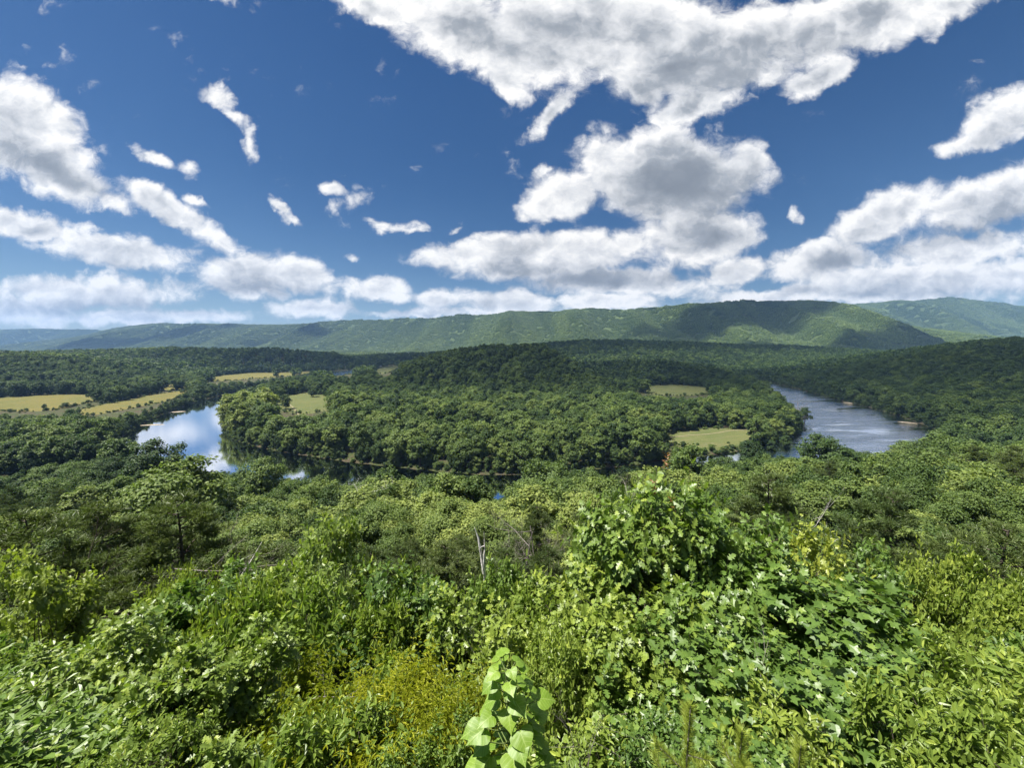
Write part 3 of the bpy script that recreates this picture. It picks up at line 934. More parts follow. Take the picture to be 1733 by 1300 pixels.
def branch_mesh(seed, h=7.0, depth=4, r0=.09, spread=.75, lean=(0, 0), nb=5, bare=.3, broken=False):
    """leafless dead tree"""
    rng = np.random.default_rng(seed)
    mb = MB()

    def grow(p, d, L, r, lv):
        pts, q, dd = [p], p, d.copy()
        n = 4
        for i in range(n):
            dd = (dd + Vector(rng.normal(size=3)) * .13 + Vector((0, 0, .05))).normalized()
            q = q + dd * L / n
            pts.append(q)
        mb.tube(pts, [r * (1 - .75 * i / n) for i in range(n + 1)], 6 if lv < 2 else 3)
        if lv >= depth:
            return
        for i in range(nb):
            t = bare + (1 - bare) * (i + rng.random()) / nb if lv == 0 else .25 + .75 * rng.random()
            k = min(int(t * n), n - 1)
            b = pts[k].lerp(pts[k + 1], t * n - k)
            nd = (dd * .55 + Vector(rng.normal(size=3)) * spread + Vector((0, 0, .1))).normalized()
            grow(b, nd, L * (.34 + .25 * rng.random()) * (1.15 - .4 * t), r * .42 * (1.1 - .5 * t), lv + 1)
    grow(Vector((0, 0, -.4)), Vector((lean[0], lean[1], 1)).normalized(), h, r0, 0)
    return mb


class Proto:
    def __init__(s, name, trunk, crown, bark, leaf):
        s.h = float(np.concatenate(crown.v)[:, 2].max())
        s.trunk = trunk.mesh(name + '_trunk', [bark], True)
        s.crown = crown.mesh(name + '_crown', [leaf])
        s._parts = (name + '_full', crown, trunk, [leaf, bark])
        s._full = None

    @property
    def full(s):
        if s._full is None:
            name, crown, trunk, mats = s._parts
            mb = MB()
            mb.join(crown, 0)
            mb.join(trunk, 1)
            s._full = mb.mesh(name, mats)
        return s._full


# level of detail by distance: the nearer the tree, the finer its leaf sprays
P1 = [Proto('sapling', *tree_mesh(100 + i, 8.0, [2.6, 3.1, 2.3, 3.4][i], 12, 12, 30000, .165, .10, frac=.44), M_BARK, M_TREE) for i in range(4)]
P2 = [Proto('tree', *tree_mesh(200 + i, 14.0, [4.4, 5.2, 3.8, 5.6, 4.8][i], [11, 13, 10, 14, 12][i], 10, 11000, .42, .10, frac=.46), M_BARK, M_TREE) for i in range(5)]
P3 = [Proto('tree', *tree_mesh(300 + i, 15.0, [4.2, 5.6, 5.0, 6.4, 5.2, 3.6, 5.0][i], [9, 11, 8, 13, 10, 9, 6][i], 9, 3600, .74, [.04, .06, .02, .10, .05, .02, .14][i], frac=[.44, .46, .36, .44, .40, .40, .5][i]), M_BARK, M_TREE) for i in range(7)]
P4 = [Proto('tree', *tree_mesh(400 + i, 14.0, [5.0, 6.0, 5.4][i], 7, 8, 420, 2.0, .05, limbs=False, sides=4, frac=.5), M_BARK, M_TREE) for i in range(3)]
PP = [Proto('pine', *pine_mesh(500 + i, 12.0, [3.4, 4.0, 3.0][i], 4600, .26, 10), M_BARK, M_PINE) for i in range(3)]  # noqa


# ------------------------------------------------------------------ where the trees stand
POLY_RIVER_L = [(246, 752), (250, 722), (296, 694), (335, 683), (372, 684), (366, 712), (374, 752), (420, 764), (480, 768), (540, 778), (596, 792), (632, 802), (596, 812), (520, 806), (470, 792), (420, 786), (385, 790), (330, 774), (290, 764)]
POLY_RIVER_R = [(1322, 656), (1400, 674), (1480, 692), (1556, 720), (1540, 734), (1500, 746), (1490, 766), (1450, 758), (1420, 738), (1372, 736), (1362, 712), (1352, 690), (1330, 670)]
POLY_RIVER_F = [(563, 628), (597, 626), (592, 634), (565, 636)]
POLY_RIVER_G = [(822, 812), (858, 812), (850, 838), (832, 836)]
CLEAR = [(smooth_poly(p, 1), 1e9) for p in (POLY_RIVER_L, POLY_RIVER_R, POLY_RIVER_F, POLY_RIVER_G)]
CLEAR += [(np.mean(f[3], 0) + (np.array(f[3], float) - np.mean(f[3], 0)) * .94, 1e9) for f in FIELDS[:8]]

# upper edge of the leafy near slope against the valley, as seen from the overlook
NEAR_X = [-200, 0, 120, 200, 250, 330, 390, 440, 480, 520, 560, 650, 720, 760, 815, 835, 870, 930, 1000, 1060, 1120, 1170, 1250, 1350, 1400, 1450, 1530, 1600, 1733, 1950]
NEAR_Y = [820, 815, 800, 780, 772, 782, 812, 820, 826, 824, 810, 782, 774, 778, 796, 834, 800, 776, 776, 782, 780, 772, 768, 764, 764, 768, 772, 758, 754, 746]


def scatter():
    rows = []
    def ring(r0, r1, sp, seed):
        rng = np.random.default_rng(seed)
        xs = np.arange(-r1 * 1.95, r1 * 1.95, sp)
        ys = np.arange(r0 * .3, r1, sp)
        X, Y = np.meshgrid(xs, ys)
        X = X + (np.arange(len(ys)) % 2)[:, None] * sp * .5
        X = (X + rng.uniform(-.42, .42, X.shape) * sp).ravel()
        Y = (Y + rng.uniform(-.42, .42, Y.shape) * sp).ravel()
        k = (Y >= r0) & (Y < r1) & (np.abs(X) < 1.9 * Y + 14)
        X, Y = X[k], Y[k]
        return np.column_stack([X, Y, np.full(len(X), sp), rng.random(len(X)), rng.random(len(X)), rng.random(len(X))])
    rows = [ring(13, 34, 4.4, 1), ring(34, 80, 6.0, 2), ring(80, 230, 8.2, 3), ring(230, 560, 9.4, 4), ring(560, 1150, 10.2, 5), ring(1150, 2500, 13.5, 6)]
    # willows and box elders leaning out along both banks
    rng = np.random.default_rng(66)
    t = np.gradient(RV[:, :2], axis=0); t /= np.linalg.norm(t, axis=1)[:, None]
    b = []
    for sgn in (-1, 1):
        for k in range(3):
            f = rng.random(len(RV))[:, None]
            o = sgn * (RV[:, 2:3] + 1.8 + 5.5 * rng.random((len(RV), 1)))
            p = RV[:, :2] + t * (f - .5) * 14 + np.stack([-t[:, 1], t[:, 0]], 1) * o
            p = p[(np.abs(p[:, 0]) < 1.45 * p[:, 1])]
            b.append(np.column_stack([p, np.full(len(p), -1.0), rng.random(len(p)), rng.random(len(p)), rng.random(len(p))]))
    return np.concatenate(rows + b)


S = scatter()
sx, sy = S[:, 0], S[:, 1]
sd_ = np.concatenate([river_dist(sx[i:i + 20000], sy[i:i + 20000]) for i in range(0, len(sx), 20000)])
keep = sd_ > np.where(S[:, 2] < 0, 1.2, 3.5)
for pl in FIELD_PLAN:
    c_ = pl.mean(0)
    keep &= ~inside(c_ + (pl - c_) * .94, sx + 9 * (fbm2(sx / 17, sy / 17, 2, 8) - .5), sy + 26 * (fbm2(sx / 17, sy / 17, 2, 18) - .5))
S, sd_ = S[keep], sd_[keep]
sx, sy = S[:, 0], S[:, 1]
sz = np.concatenate([land(sx[i:i + 20000], sy[i:i + 20000]) for i in range(0, len(sx), 20000)])
# tree heights: smaller on the dry slope by the overlook, tall along the river
hh = np.interp(sy, [13, 25, 40, 70, 120, 200, 300, 600, 2500], [5.6, 8.5, 10.5, 13.5, 17, 19.0, 20.5, 20, 19]) * (.62 + .68 * S[:, 3])
hh = np.where(S[:, 2] < 0, hh * .5, hh)
sz = np.where(S[:, 2] < 0, sz - 1.3, sz)
bankside = (sd_ < 22) & (sy > 200) & (S[:, 2] > 0)
hh = np.where(bankside & (S[:, 4] < .35), hh * .55, hh)
clump = np.exp(-(((sx + 262) / 62) ** 2 + ((sy - 425) / 70) ** 2))            # tall sunlit sycamores on the point
hh = hh * (1 + .55 * clump)
ppx, ppy, pc = project(sx, sy, sz + hh)
near = sy < 235
lim = np.interp(ppx, NEAR_X, NEAR_Y) + np.interp(sy, [13, 30, 60, 235], [70, 34, 8, 0]) + (S[:, 5] - .55) * 44
dz_px = (lim - ppy) * pc / F                      # metres to lower the top by, where it rises over the slope's edge
hh = np.where(near & (dz_px > 0), hh - dz_px, hh)
hh = np.where((sy < 26) & (ppx < 350) & (ppx > -50), hh * .5, hh)                # open scrub round the left-hand pines
keep = hh > np.where(near, 2.2, 3.0)
# leave the water and the meadows open to view
for poly, _ in CLEAR:
    for q in (1.0, .72, .5):
        for off in (-.28, 0, .28):
            tx, ty, _c = project(sx + off * hh * .55, sy, sz + hh * q)
            keep &= ~inside(poly, tx, ty)
tx, ty, tc = project(sx, sy, sz + hh * 1.08)
_, by_, _ = project(sx, sy, sz)
keep &= ~((np.abs(tx - 580) < 15 + .36 * hh * F / tc) & (ty < 634) & (by_ > 628))
x0, y0 = ground_at(490, 692, 4)
keep &= np.hypot(sx - x0, sy - y0) > 14
# a dry open patch of soil low on the left, and room round the near plants
bx0, by0, _ = at_depth(190, 1140, 8.4)
keep &= ~((sy < 16) & (np.abs(sx - bx0 * sy / by0) < 1.6))
S, sd_, sx, sy, sz, hh = S[keep], sd_[keep], sx[keep], sy[keep], sz[keep], hh[keep]

# tone of each crown 0 dark .. 1 yellow green; broad patches and tree to tree
tone = .40 + .55 * (fbm2(sx / 60, sy / 60, 3, 31) - .5) + .68 * (S[:, 4] - .5)
tone = tone + .32 * smooth(-sy, -235, -60) * smooth(sy, 10, 40)
tone = tone + .75 * np.exp(-(((sx + 262) / 62) ** 2 + ((sy - 425) / 70) ** 2)) - .02 * (sy > 235) - .13 * (sy > 600) - .1 * (sx > 330)
tone = tone - .14 * (sx > 15) * (sy < 230)
tone = tone - .25 * np.exp(-(((sx + 230) / 90) ** 2 + ((sy - 190) / 60) ** 2))
tone = np.clip(tone, 0, 1)
pineness = fbm2(sx / 38, sy / 38, 2, 77) + .30 * np.exp(-(((sx + 14) / 12) ** 2 + ((sy - 20) / 10) ** 2))
is_pine = (pineness > .71) & (sy > 13) & (sy < 150)
lod = np.digitize(sy, [66, 230, 900])
wide = S[:, 5]
print('trees', len(sx), 'pines', is_pine.sum())


def visible_share():
    """coarse look from the overlook: how much of each crown shows"""
    W, Hh, q = 434, 325, .25
    occ = np.zeros((Hh, W), bool)
    tx, ty, c = project(sx, sy, sz + hh)
    _, by, _ = project(sx, sy, sz + hh * .1)
    vis = np.zeros(len(sx), int)
    for i in np.argsort(sy):
        rx = max(.5, .33 * hh[i] * F / c[i] * q)
        x1, x2 = int(max(0, tx[i] * q - rx)), int(min(W, tx[i] * q + rx + 1))
        y1, y2 = int(max(0, ty[i] * q)), int(min(Hh, by[i] * q + 1))
        if x1 >= x2 or y1 >= y2:
            continue
        blk = occ[y1:y2, x1:x2]
        vis[i] = blk.size - blk.sum()
        blk[:] = True
    return vis


vis = visible_share()
N_TREES, N_PINES = 290, 46
rank = np.argsort(-vis)
pick = [i for i in rank if not is_pine[i] and vis[i] > 3][:N_TREES] + [i for i in rank if is_pine[i] and vis[i] > 3][:N_PINES]
single = np.zeros(len(sx), bool)
single[pick] = True


def proto_for(i):
    k = int(wide[i] * 977)
    if is_pine[i]:
        return PP[k % len(PP)]
    L = (P1, P2, P3, P4)[lod[i]]
    return L[k % len(L)]


def tone_word(t):
    return 'dark green' if t < .3 else 'deep green' if t < .45 else 'mid green' if t < .58 else 'light green' if t < .72 else 'pale yellow-green'


def size_word(h):
    return 'small' if h < 6 else 'middling' if h < 11 else 'tall' if h < 16 else 'very tall'


def place_word(x, y, d):
    px = float(project(x, y, 20.0)[0])
    if y < 30:
        r = 'high on the near slope'
    elif y < 75:
        r = 'partway down the near slope'
    elif y < 160:
        r = 'low on the near slope'
    elif y < 235 or d < 0:
        r = 'at the foot of the near slope'
    elif d < 26 and x < 250:
        r = 'on the riverbank'
    elif x < -330:
        r = 'on the left valley floor'
    elif y < 470:
        r = 'on the near peninsula'
    elif x > 420:
        r = 'beyond the right river'
    else:
        r = 'on the peninsula hill'
    cols = [(170, 'left edge'), (330, 'below the calm reach'), (520, 'left of centre'), (700, 'left of the snag'), (780, 'beside the snag'), (880, 'behind the snag'), (1000, 'right of the snag'),
            (1110, 'left of the red-tipped oak'), (1230, 'behind the red-tipped oak'), (1360, 'right of the red-tipped oak'), (1540, 'below the right river'), (9999, 'right edge')]
    return r, next(w for lim_, w in cols if px < lim_)


def put_tree(name, pr, x, y, z, h, rz, wd, tn, label, cat, group):
    root = link(name, None, loc=(x, y, z - .1))
    s = h / pr.h
    root.scale = (s * wd, s * wd, s)
    root.rotation_euler.z = rz
    tag(root, label, cat, group)
    t = link('trunk', pr.trunk, root)
    c = link('crown', pr.crown, root)
    c['tone'] = float(tn)
    return root


order = sorted(pick, key=lambda i: sy[i])
for i in order:
    r, c = place_word(sx[i], sy[i], sd_[i])
    what = 'scrubby olive pine' if is_pine[i] else 'round-crowned tree'
    tn = tone[i]
    lab = f'{size_word(hh[i])} {tone_word(tn)} {"pine" if is_pine[i] else "tree"} {r}, {c}'
    put_tree('pine_tree' if is_pine[i] else 'broadleaf_tree', proto_for(i), sx[i], sy[i], sz[i], hh[i], wide[i] * 40, .85 + .45 * S[i, 4], tn, lab,
             'pine' if is_pine[i] else 'tree', ('pines ' if is_pine[i] else 'trees ') + r)


# the rest of the wood: far too many to count, one mass for each stretch of country
def forest(name, label, items, protos):
    """items: rows x y z scale_xy scale_z rot tone proto_index"""
    items = np.asarray(items, np.float32)
    if items.shape[1] == 8:
        items = np.column_stack([items, np.zeros(len(items), np.float32)])
    me = bpy.data.meshes.new(name)
    me.vertices.add(len(items))
    me.vertices.foreach_set('co', np.ascontiguousarray(items[:, :3]).ravel())
    for nm, col in (('sxy', 3), ('sz', 4), ('rot', 5), ('tone', 6), ('tilt', 8)):
        a = me.attributes.new(nm, 'FLOAT', 'POINT')
        a.data.foreach_set('value', np.ascontiguousarray(items[:, col]))
    a = me.attributes.new('pick', 'INT', 'POINT')
    a.data.foreach_set('value', items[:, 7].astype(np.int32))
    o = link(name, me)
    tag(o, label, 'forest', kind='stuff')
    coll = bpy.data.collections.new(name + '_kinds')
    for k, m in enumerate(protos):
        coll.objects.link(bpy.data.objects.new(f'{name}_kind_{k:02d}', m))
    ng = bpy.data.node_groups.new(name + '_scatter', 'GeometryNodeTree')
    ng.interface.new_socket('Geometry', in_out='INPUT', socket_type='NodeSocketGeometry')
    ng.interface.new_socket('Geometry', in_out='OUTPUT', socket_type='NodeSocketGeometry')
    nd, lk = ng.nodes, ng.links
    gi, go = nd.new('NodeGroupInput'), nd.new('NodeGroupOutput')
    m2p = nd.new('GeometryNodeMeshToPoints')
    iop = nd.new('GeometryNodeInstanceOnPoints')
    ci = nd.new('GeometryNodeCollectionInfo')
    ci.inputs['Collection'].default_value = coll
    ci.inputs['Separate Children'].default_value = True
    ci.inputs['Reset Children'].default_value = True

    def attr(nm, tp='FLOAT'):
        q = nd.new('GeometryNodeInputNamedAttribute')
        q.data_type = tp
        q.inputs['Name'].default_value = nm
        return next(s for s in q.outputs if s.enabled and s.name == 'Attribute')
    cs, cr = nd.new('ShaderNodeCombineXYZ'), nd.new('ShaderNodeCombineXYZ')
    for k, nm in enumerate(('sxy', 'sxy', 'sz')):
        lk.new(attr(nm), cs.inputs[k])
    lk.new(attr('rot'), cr.inputs[2])
    lk.new(attr('tilt'), cr.inputs[0])
    lk.new(gi.outputs[0], m2p.inputs['Mesh'])
    lk.new(m2p.outputs[0], iop.inputs['Points'])
    lk.new(ci.outputs[0], iop.inputs['Instance'])
    iop.inputs['Pick Instance'].default_value = True
    lk.new(attr('pick', 'INT'), iop.inputs['Instance Index'])
    lk.new(cr.outputs[0], iop.inputs['Rotation'])
    lk.new(cs.outputs[0], iop.inputs['Scale'])
    lk.new(iop.outputs[0], go.inputs[0])
    mod = o.modifiers.new('scatter', 'NODES')
    mod.node_group = ng
    return o


ALLP = P1 + P2 + P3 + P4 + PP
AIDX = {id(p): k for k, p in enumerate(ALLP)}
rest = np.where(~single)[0]
rows = {}
for i in rest:
    pr = proto_for(i)
    s = hh[i] / pr.h
    wd = .85 + .45 * S[i, 4]
    key = 'slope_forest' if sy[i] < 235 else 'valley_forest' if sy[i] < 640 else 'hill_forest' if sy[i] < 1200 else 'far_forest'
    rows.setdefault(key, []).append((sx[i], sy[i], sz[i] - .1, s * wd, s, wide[i] * 40, tone[i], AIDX[id(pr)]))
rngb = np.random.default_rng(91)


def weeds():
    """small bushes and weeds round the meadows and along the water's edge"""
    P = []
    for pl in FIELD_PLAN:
        nx = np.roll(pl, -1, 0)
        cnt = np.maximum((np.hypot(*(nx - pl).T) / 3.0 + rngb.random(len(pl))).astype(int), 0)
        a, b = np.repeat(pl, cnt, 0), np.repeat(nx, cnt, 0)
        P.append(a + (b - a) * rngb.random((len(a), 1)) + rngb.normal(size=a.shape) * np.array([3.0, 4.5]))
    t = np.gradient(RV[:, :2], axis=0)
    t /= np.linalg.norm(t, axis=1)[:, None]
    for sg in (-1, 1):
        for _ in range(9):
            o = sg * (RV[:, 2:3] + .2 + 6.0 * rngb.random((len(RV), 1)))
            P.append(RV[:, :2] + t * (rngb.random((len(RV), 1)) - .5) * 14 + np.stack([-t[:, 1], t[:, 0]], 1) * o)
    P = np.concatenate(P)
    d, z = river_dist(P[:, 0], P[:, 1]), land(P[:, 0], P[:, 1])
    k = (d > .1) & (P[:, 1] > 190)
    P, z = P[k], z[k]
    n = len(P)
    idx = rngb.integers(len(P3), size=n)
    h_ = np.where(rngb.random(n) < .8, rngb.uniform(1.0, 3.2, n), rngb.uniform(3, 5.5, n))
    s_ = h_ / np.array([p.h for p in P3])[idx]
    rows['valley_forest'] += list(zip(P[:, 0], P[:, 1], z - .2, s_ * 1.8, s_, rngb.random(n) * 6.28, rngb.uniform(.1, .7, n), np.array([AIDX[id(p)] for p in P3])[idx]))


weeds()
LAB = {'slope_forest': 'dense green wood filling in between the trees of the near slope', 'valley_forest': 'leafy wood on the valley floor round the river loop',
       'hill_forest': 'dark wood covering the peninsula hill and the side slopes', 'far_forest': 'far dark wooded ridges in front of the mountain'}
for key, it in rows.items():
    forest(key, LAB[key], it, [p.full for p in ALLP])


# mountain woods: patches of canopy with real relief
def canopy_patch(seed, size=56.0, n=44):
    rng = np.random.default_rng(seed)
    mb = MB()
    for i in range(n):
        a, r = 2.399 * i, size * .52 * math.sqrt((i + .5) / n)
        cx, cy_ = r * math.cos(a) + rng.normal() * 2, r * math.sin(a) + rng.normal() * 2
        R, H2 = 3.8 + 2.8 * rng.random(), 9 + 5 * rng.random()
        k = 7
        v = [(cx, cy_, H2)]
        for zr, rr in ((.80, .62), (.42, 1.0)):
            for j in range(k):
                t = 2 * math.pi * (j + rng.random() * .5) / k
                v.append((cx + R * rr * math.cos(t) * (.8 + .4 * rng.random()), cy_ + R * rr * math.sin(t) * (.8 + .4 * rng.random()), H2 * (zr + .12 * rng.normal())))
        f3 = [(0, 1 + j, 1 + (j + 1) % k) for j in range(k)]
        f4 = [(1 + j, 1 + k + j, 1 + k + (j + 1) % k, 1 + (j + 1) % k) for j in range(k)]
        mb.add(v, [np.array(f3), np.array(f4)], 0, float(np.clip(.5 + rng.normal() * .3, 0, 1)))
    return mb.mesh('canopy_patch', [M_TREE])


PATCH = [canopy_patch(900 + i) for i in range(5)]


def mountain_items():
    rng = np.random.default_rng(12)
    it = []
    for v in MTN:
        P = v.reshape(-1, 3)
        nr, nc, _ = v.shape
        # area-weighted points on the quads
        a = np.linalg.norm(np.cross(v[1:, :-1] - v[:-1, :-1], v[:-1, 1:] - v[:-1, :-1]), axis=-1)
        p = a.ravel() / a.sum()
        n = int(a.sum() / 1500)
        k = rng.choice(len(p), n, p=p)
        i, j = k // (nc - 1), k % (nc - 1)
        s, t = rng.random(n)[:, None], rng.random(n)[:, None]
        q = v[i, j] * (1 - s) * (1 - t) + v[i + 1, j] * s * (1 - t) + v[i, j + 1] * (1 - s) * t + v[i + 1, j + 1] * s * t
        nm = unit(np.cross(v[i, j + 1] - v[i, j], v[i + 1, j] - v[i, j]))
        nm *= np.sign(nm[:, 2:3])
        ok = np.abs(q[:, 0]) < q[:, 1] * 1.8 + 100
        q, nm = q[ok], nm[ok]
        n = len(q)
        tn = np.clip(.46 + .5 * (fbm2(q[:, 0] / 130, q[:, 1] / 800, 3, 4) - .5) + rng.normal(size=n) * .05, 0, 1)
        sc = .85 + .3 * rng.random(n)
        it.append(np.column_stack([q[:, 0], q[:, 1], q[:, 2] - 4, sc, sc, np.arctan2(nm[:, 0], -nm[:, 1]), tn, rng.integers(0, 5, n), np.arccos(np.clip(nm[:, 2], 0, 1))]))
    # the plain between the last ridges and the mountain foot
    sp = 42.0
    X, Y = np.meshgrid(np.arange(-9500, 8500, sp), np.arange(2480, 6200, sp))
    X = (X + rng.uniform(-.4, .4, X.shape) * sp).ravel(); Y = (Y + rng.uniform(-.4, .4, Y.shape) * sp).ravel()
    k = (np.abs(X) < 1.8 * Y) & (Y < np.interp(X / Y, [-1.4, -.5, 0, .5, 1.4], [6100, 4600, 3700, 3000, 4400]))
    X, Y = X[k], Y[k]
    open_ = fbm2(X / 420, Y / 420, 3, 71) > .66
    X, Y = X[~open_], Y[~open_]
    Z = np.concatenate([land(X[i:i + 20000], Y[i:i + 20000]) for i in range(0, len(X), 20000)])
    n = len(X)
    tn = np.clip(.42 + .5 * (fbm2(X / 260, Y / 260, 3, 4) - .5) + rng.normal(size=n) * .09, 0, 1)
    it.append(np.column_stack([X, Y, Z - 2, np.ones(n), .9 + .4 * rng.random(n), rng.random(n) * 6.28, tn, rng.integers(0, 5, n), np.zeros(n)]))
    return np.concatenate(it)


mi_ = mountain_items()
print('patches', len(mi_))
forest('mountain_forest', 'unbroken green canopy clothing the mountains and far plain', mi_, PATCH)

# ------------------------------------------------------------------ near plants below the overlook
LOBED, OAK = leaf_lobed('maple'), leaf_lobed('oak')
N_MAPLE = [Proto('maple', *shrub_mesh(11 + i, 3.6, 1.55, 980, 9, .150, LOBED, .32, .10, 9, .42, 0, 1, .5, frac=.42, spread=.84), M_BARK, M_NEAR) for i in range(2)]
N_OAK = [Proto('oak', *shrub_mesh(21 + i, 3.8, 1.35, 1000, 9, .165, OAK, .26, .10, 10, .22, .5, 1, .6, frac=.42, spread=.84), M_BARK, M_NEAR) for i in range(2)]
N_OVAL = [Proto('laurel', *shrub_mesh(31 + i, 2.6, 1.25, 700, 10, .190, leaf_oval(.21), .28, .08, 8, .12, .5, frac=.42, spread=.84), M_BARK, M_NEAR) for i in range(3)]
N_NARROW = [Proto('willow', *shrub_mesh(41 + i, 2.2, 1.15, 900, 17, .13, leaf_oval(.085, .3), .42, .06, 8, .55, 0, clumps=5), M_STEM, M_YEL) for i in range(2)]
N_SMALL = [Proto('dogwood', *shrub_mesh(51 + i, 2.2, 1.15, 950, 11, .112, leaf_oval(.26), .24, .06, 9, .2, 0.3, frac=.42, spread=.84), M_BARK, M_NEAR) for i in range(2)]
N_PINN = [Proto('sumac', *shrub_mesh(61, 2.8, 1.3, 520, 19, .14, leaf_oval(.15, .2), .60, .15, 8, .1, 0, 1, .35), M_BARK, M_NEAR)]


def put_plant(name, pr, x, y, h, wd, rz, tn, label, cat, group=None, trunk='stem', crown='foliage', sink=.1):
    root = link(name, None, loc=(x, y, land1(x, y) - sink))
    root.scale = (wd, wd, h / pr.h)
    root.rotation_euler.z = rz
    tag(root, label, cat, group)
    link(trunk, pr.trunk, root)
    c = link(crown, pr.crown, root)
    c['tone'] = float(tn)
    return root


def plant_at(name, pr, px, py, depth, wd, rz, tn, label, cat, group=None):
    """a plant whose top shows at that spot of the photograph when it stands so far out"""
    x, y, z = at_depth(px, py, depth)
    return put_plant(name, pr, x, y, max(z - land1(x, y), .5), wd, rz, tn, label, cat, group)


HERO = []


def hero(*a):
    HERO.append((a[2], a[3], a[4]))
    return plant_at(*a)


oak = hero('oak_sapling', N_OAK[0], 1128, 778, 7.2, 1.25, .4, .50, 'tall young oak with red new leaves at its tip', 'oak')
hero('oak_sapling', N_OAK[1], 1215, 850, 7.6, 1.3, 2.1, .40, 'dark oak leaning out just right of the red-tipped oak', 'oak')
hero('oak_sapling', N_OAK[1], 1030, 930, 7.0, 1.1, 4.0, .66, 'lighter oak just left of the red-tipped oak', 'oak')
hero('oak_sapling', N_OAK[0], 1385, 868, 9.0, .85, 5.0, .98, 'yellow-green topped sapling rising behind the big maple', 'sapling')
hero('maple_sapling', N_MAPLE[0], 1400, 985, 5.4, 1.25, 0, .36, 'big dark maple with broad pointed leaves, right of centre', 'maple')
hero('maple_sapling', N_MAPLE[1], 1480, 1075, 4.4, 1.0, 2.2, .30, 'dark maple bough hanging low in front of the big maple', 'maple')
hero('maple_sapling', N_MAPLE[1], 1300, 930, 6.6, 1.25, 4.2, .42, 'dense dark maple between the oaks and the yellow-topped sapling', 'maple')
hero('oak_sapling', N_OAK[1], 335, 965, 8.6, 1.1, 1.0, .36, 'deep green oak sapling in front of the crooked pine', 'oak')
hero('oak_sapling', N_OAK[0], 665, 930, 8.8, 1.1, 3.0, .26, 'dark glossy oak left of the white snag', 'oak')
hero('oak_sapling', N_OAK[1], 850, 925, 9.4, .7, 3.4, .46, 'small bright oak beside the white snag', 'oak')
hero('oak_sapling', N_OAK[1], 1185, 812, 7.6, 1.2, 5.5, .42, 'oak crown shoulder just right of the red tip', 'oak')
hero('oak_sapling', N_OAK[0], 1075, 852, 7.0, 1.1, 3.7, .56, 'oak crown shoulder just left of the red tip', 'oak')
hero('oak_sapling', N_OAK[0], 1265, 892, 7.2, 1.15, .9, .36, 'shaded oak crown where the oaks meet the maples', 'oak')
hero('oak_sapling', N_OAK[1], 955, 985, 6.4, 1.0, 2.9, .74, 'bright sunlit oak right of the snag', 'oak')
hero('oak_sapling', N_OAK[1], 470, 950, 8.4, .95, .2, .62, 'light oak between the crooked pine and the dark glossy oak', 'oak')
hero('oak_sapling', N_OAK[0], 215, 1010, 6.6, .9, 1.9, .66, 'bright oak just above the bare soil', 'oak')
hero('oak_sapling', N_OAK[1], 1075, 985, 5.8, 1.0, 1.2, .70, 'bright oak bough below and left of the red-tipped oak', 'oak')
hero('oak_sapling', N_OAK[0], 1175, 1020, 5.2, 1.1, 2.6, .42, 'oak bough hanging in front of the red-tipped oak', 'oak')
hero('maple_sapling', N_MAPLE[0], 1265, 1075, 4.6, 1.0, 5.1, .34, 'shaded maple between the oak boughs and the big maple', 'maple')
hero('broadleaf_shrub', N_OVAL[1], 1330, 1150, 3.7, .7, 3.3, .78, 'yellow-tipped oval-leaved shrub in front of the big maple', 'shrub')
hero('broadleaf_shrub', N_OVAL[2], 1655, 1150, 3.6, .75, .3, .66, 'large-leaved bright shrub in the bottom right corner', 'shrub')
for k, (px, py, dd, wd, tn, lab) in enumerate([(530, 1092, 4.5, .85, .35, 'narrow-leaved yellow shrub, leftmost and farthest back'), (655, 1105, 4.1, .92, .6, 'narrow-leaved yellow shrub at the middle back'),
                                              (735, 1145, 3.7, .70, .45, 'narrow-leaved yellow shrub beside the heart-leaved plant'), (620, 1195, 3.3, .74, .75, 'brightest narrow-leaved yellow shrub at the bottom edge')]):
    hero('willow_shrub', N_NARROW[k % 2], px, py, dd, wd, k * 1.3, tn, lab, 'shrub', 'yellow narrow-leaved shrubs')
hero('broadleaf_shrub', N_OVAL[0], 575, 1160, 3.9, .42, 1.1, .55, 'green oval-leaved shrub growing between the yellow shrubs', 'shrub')
hero('broadleaf_shrub', N_OVAL[2], 505, 1200, 3.5, .6, 2.2, .6, 'green oval-leaved shrub left of the brightest yellow shrub', 'shrub')
hero('small_leaved_shrub', N_SMALL[0], 700, 1230, 3.2, .55, .2, .5, 'small-leaved shrub between yellow shrub and heart-leaved plant', 'shrub')

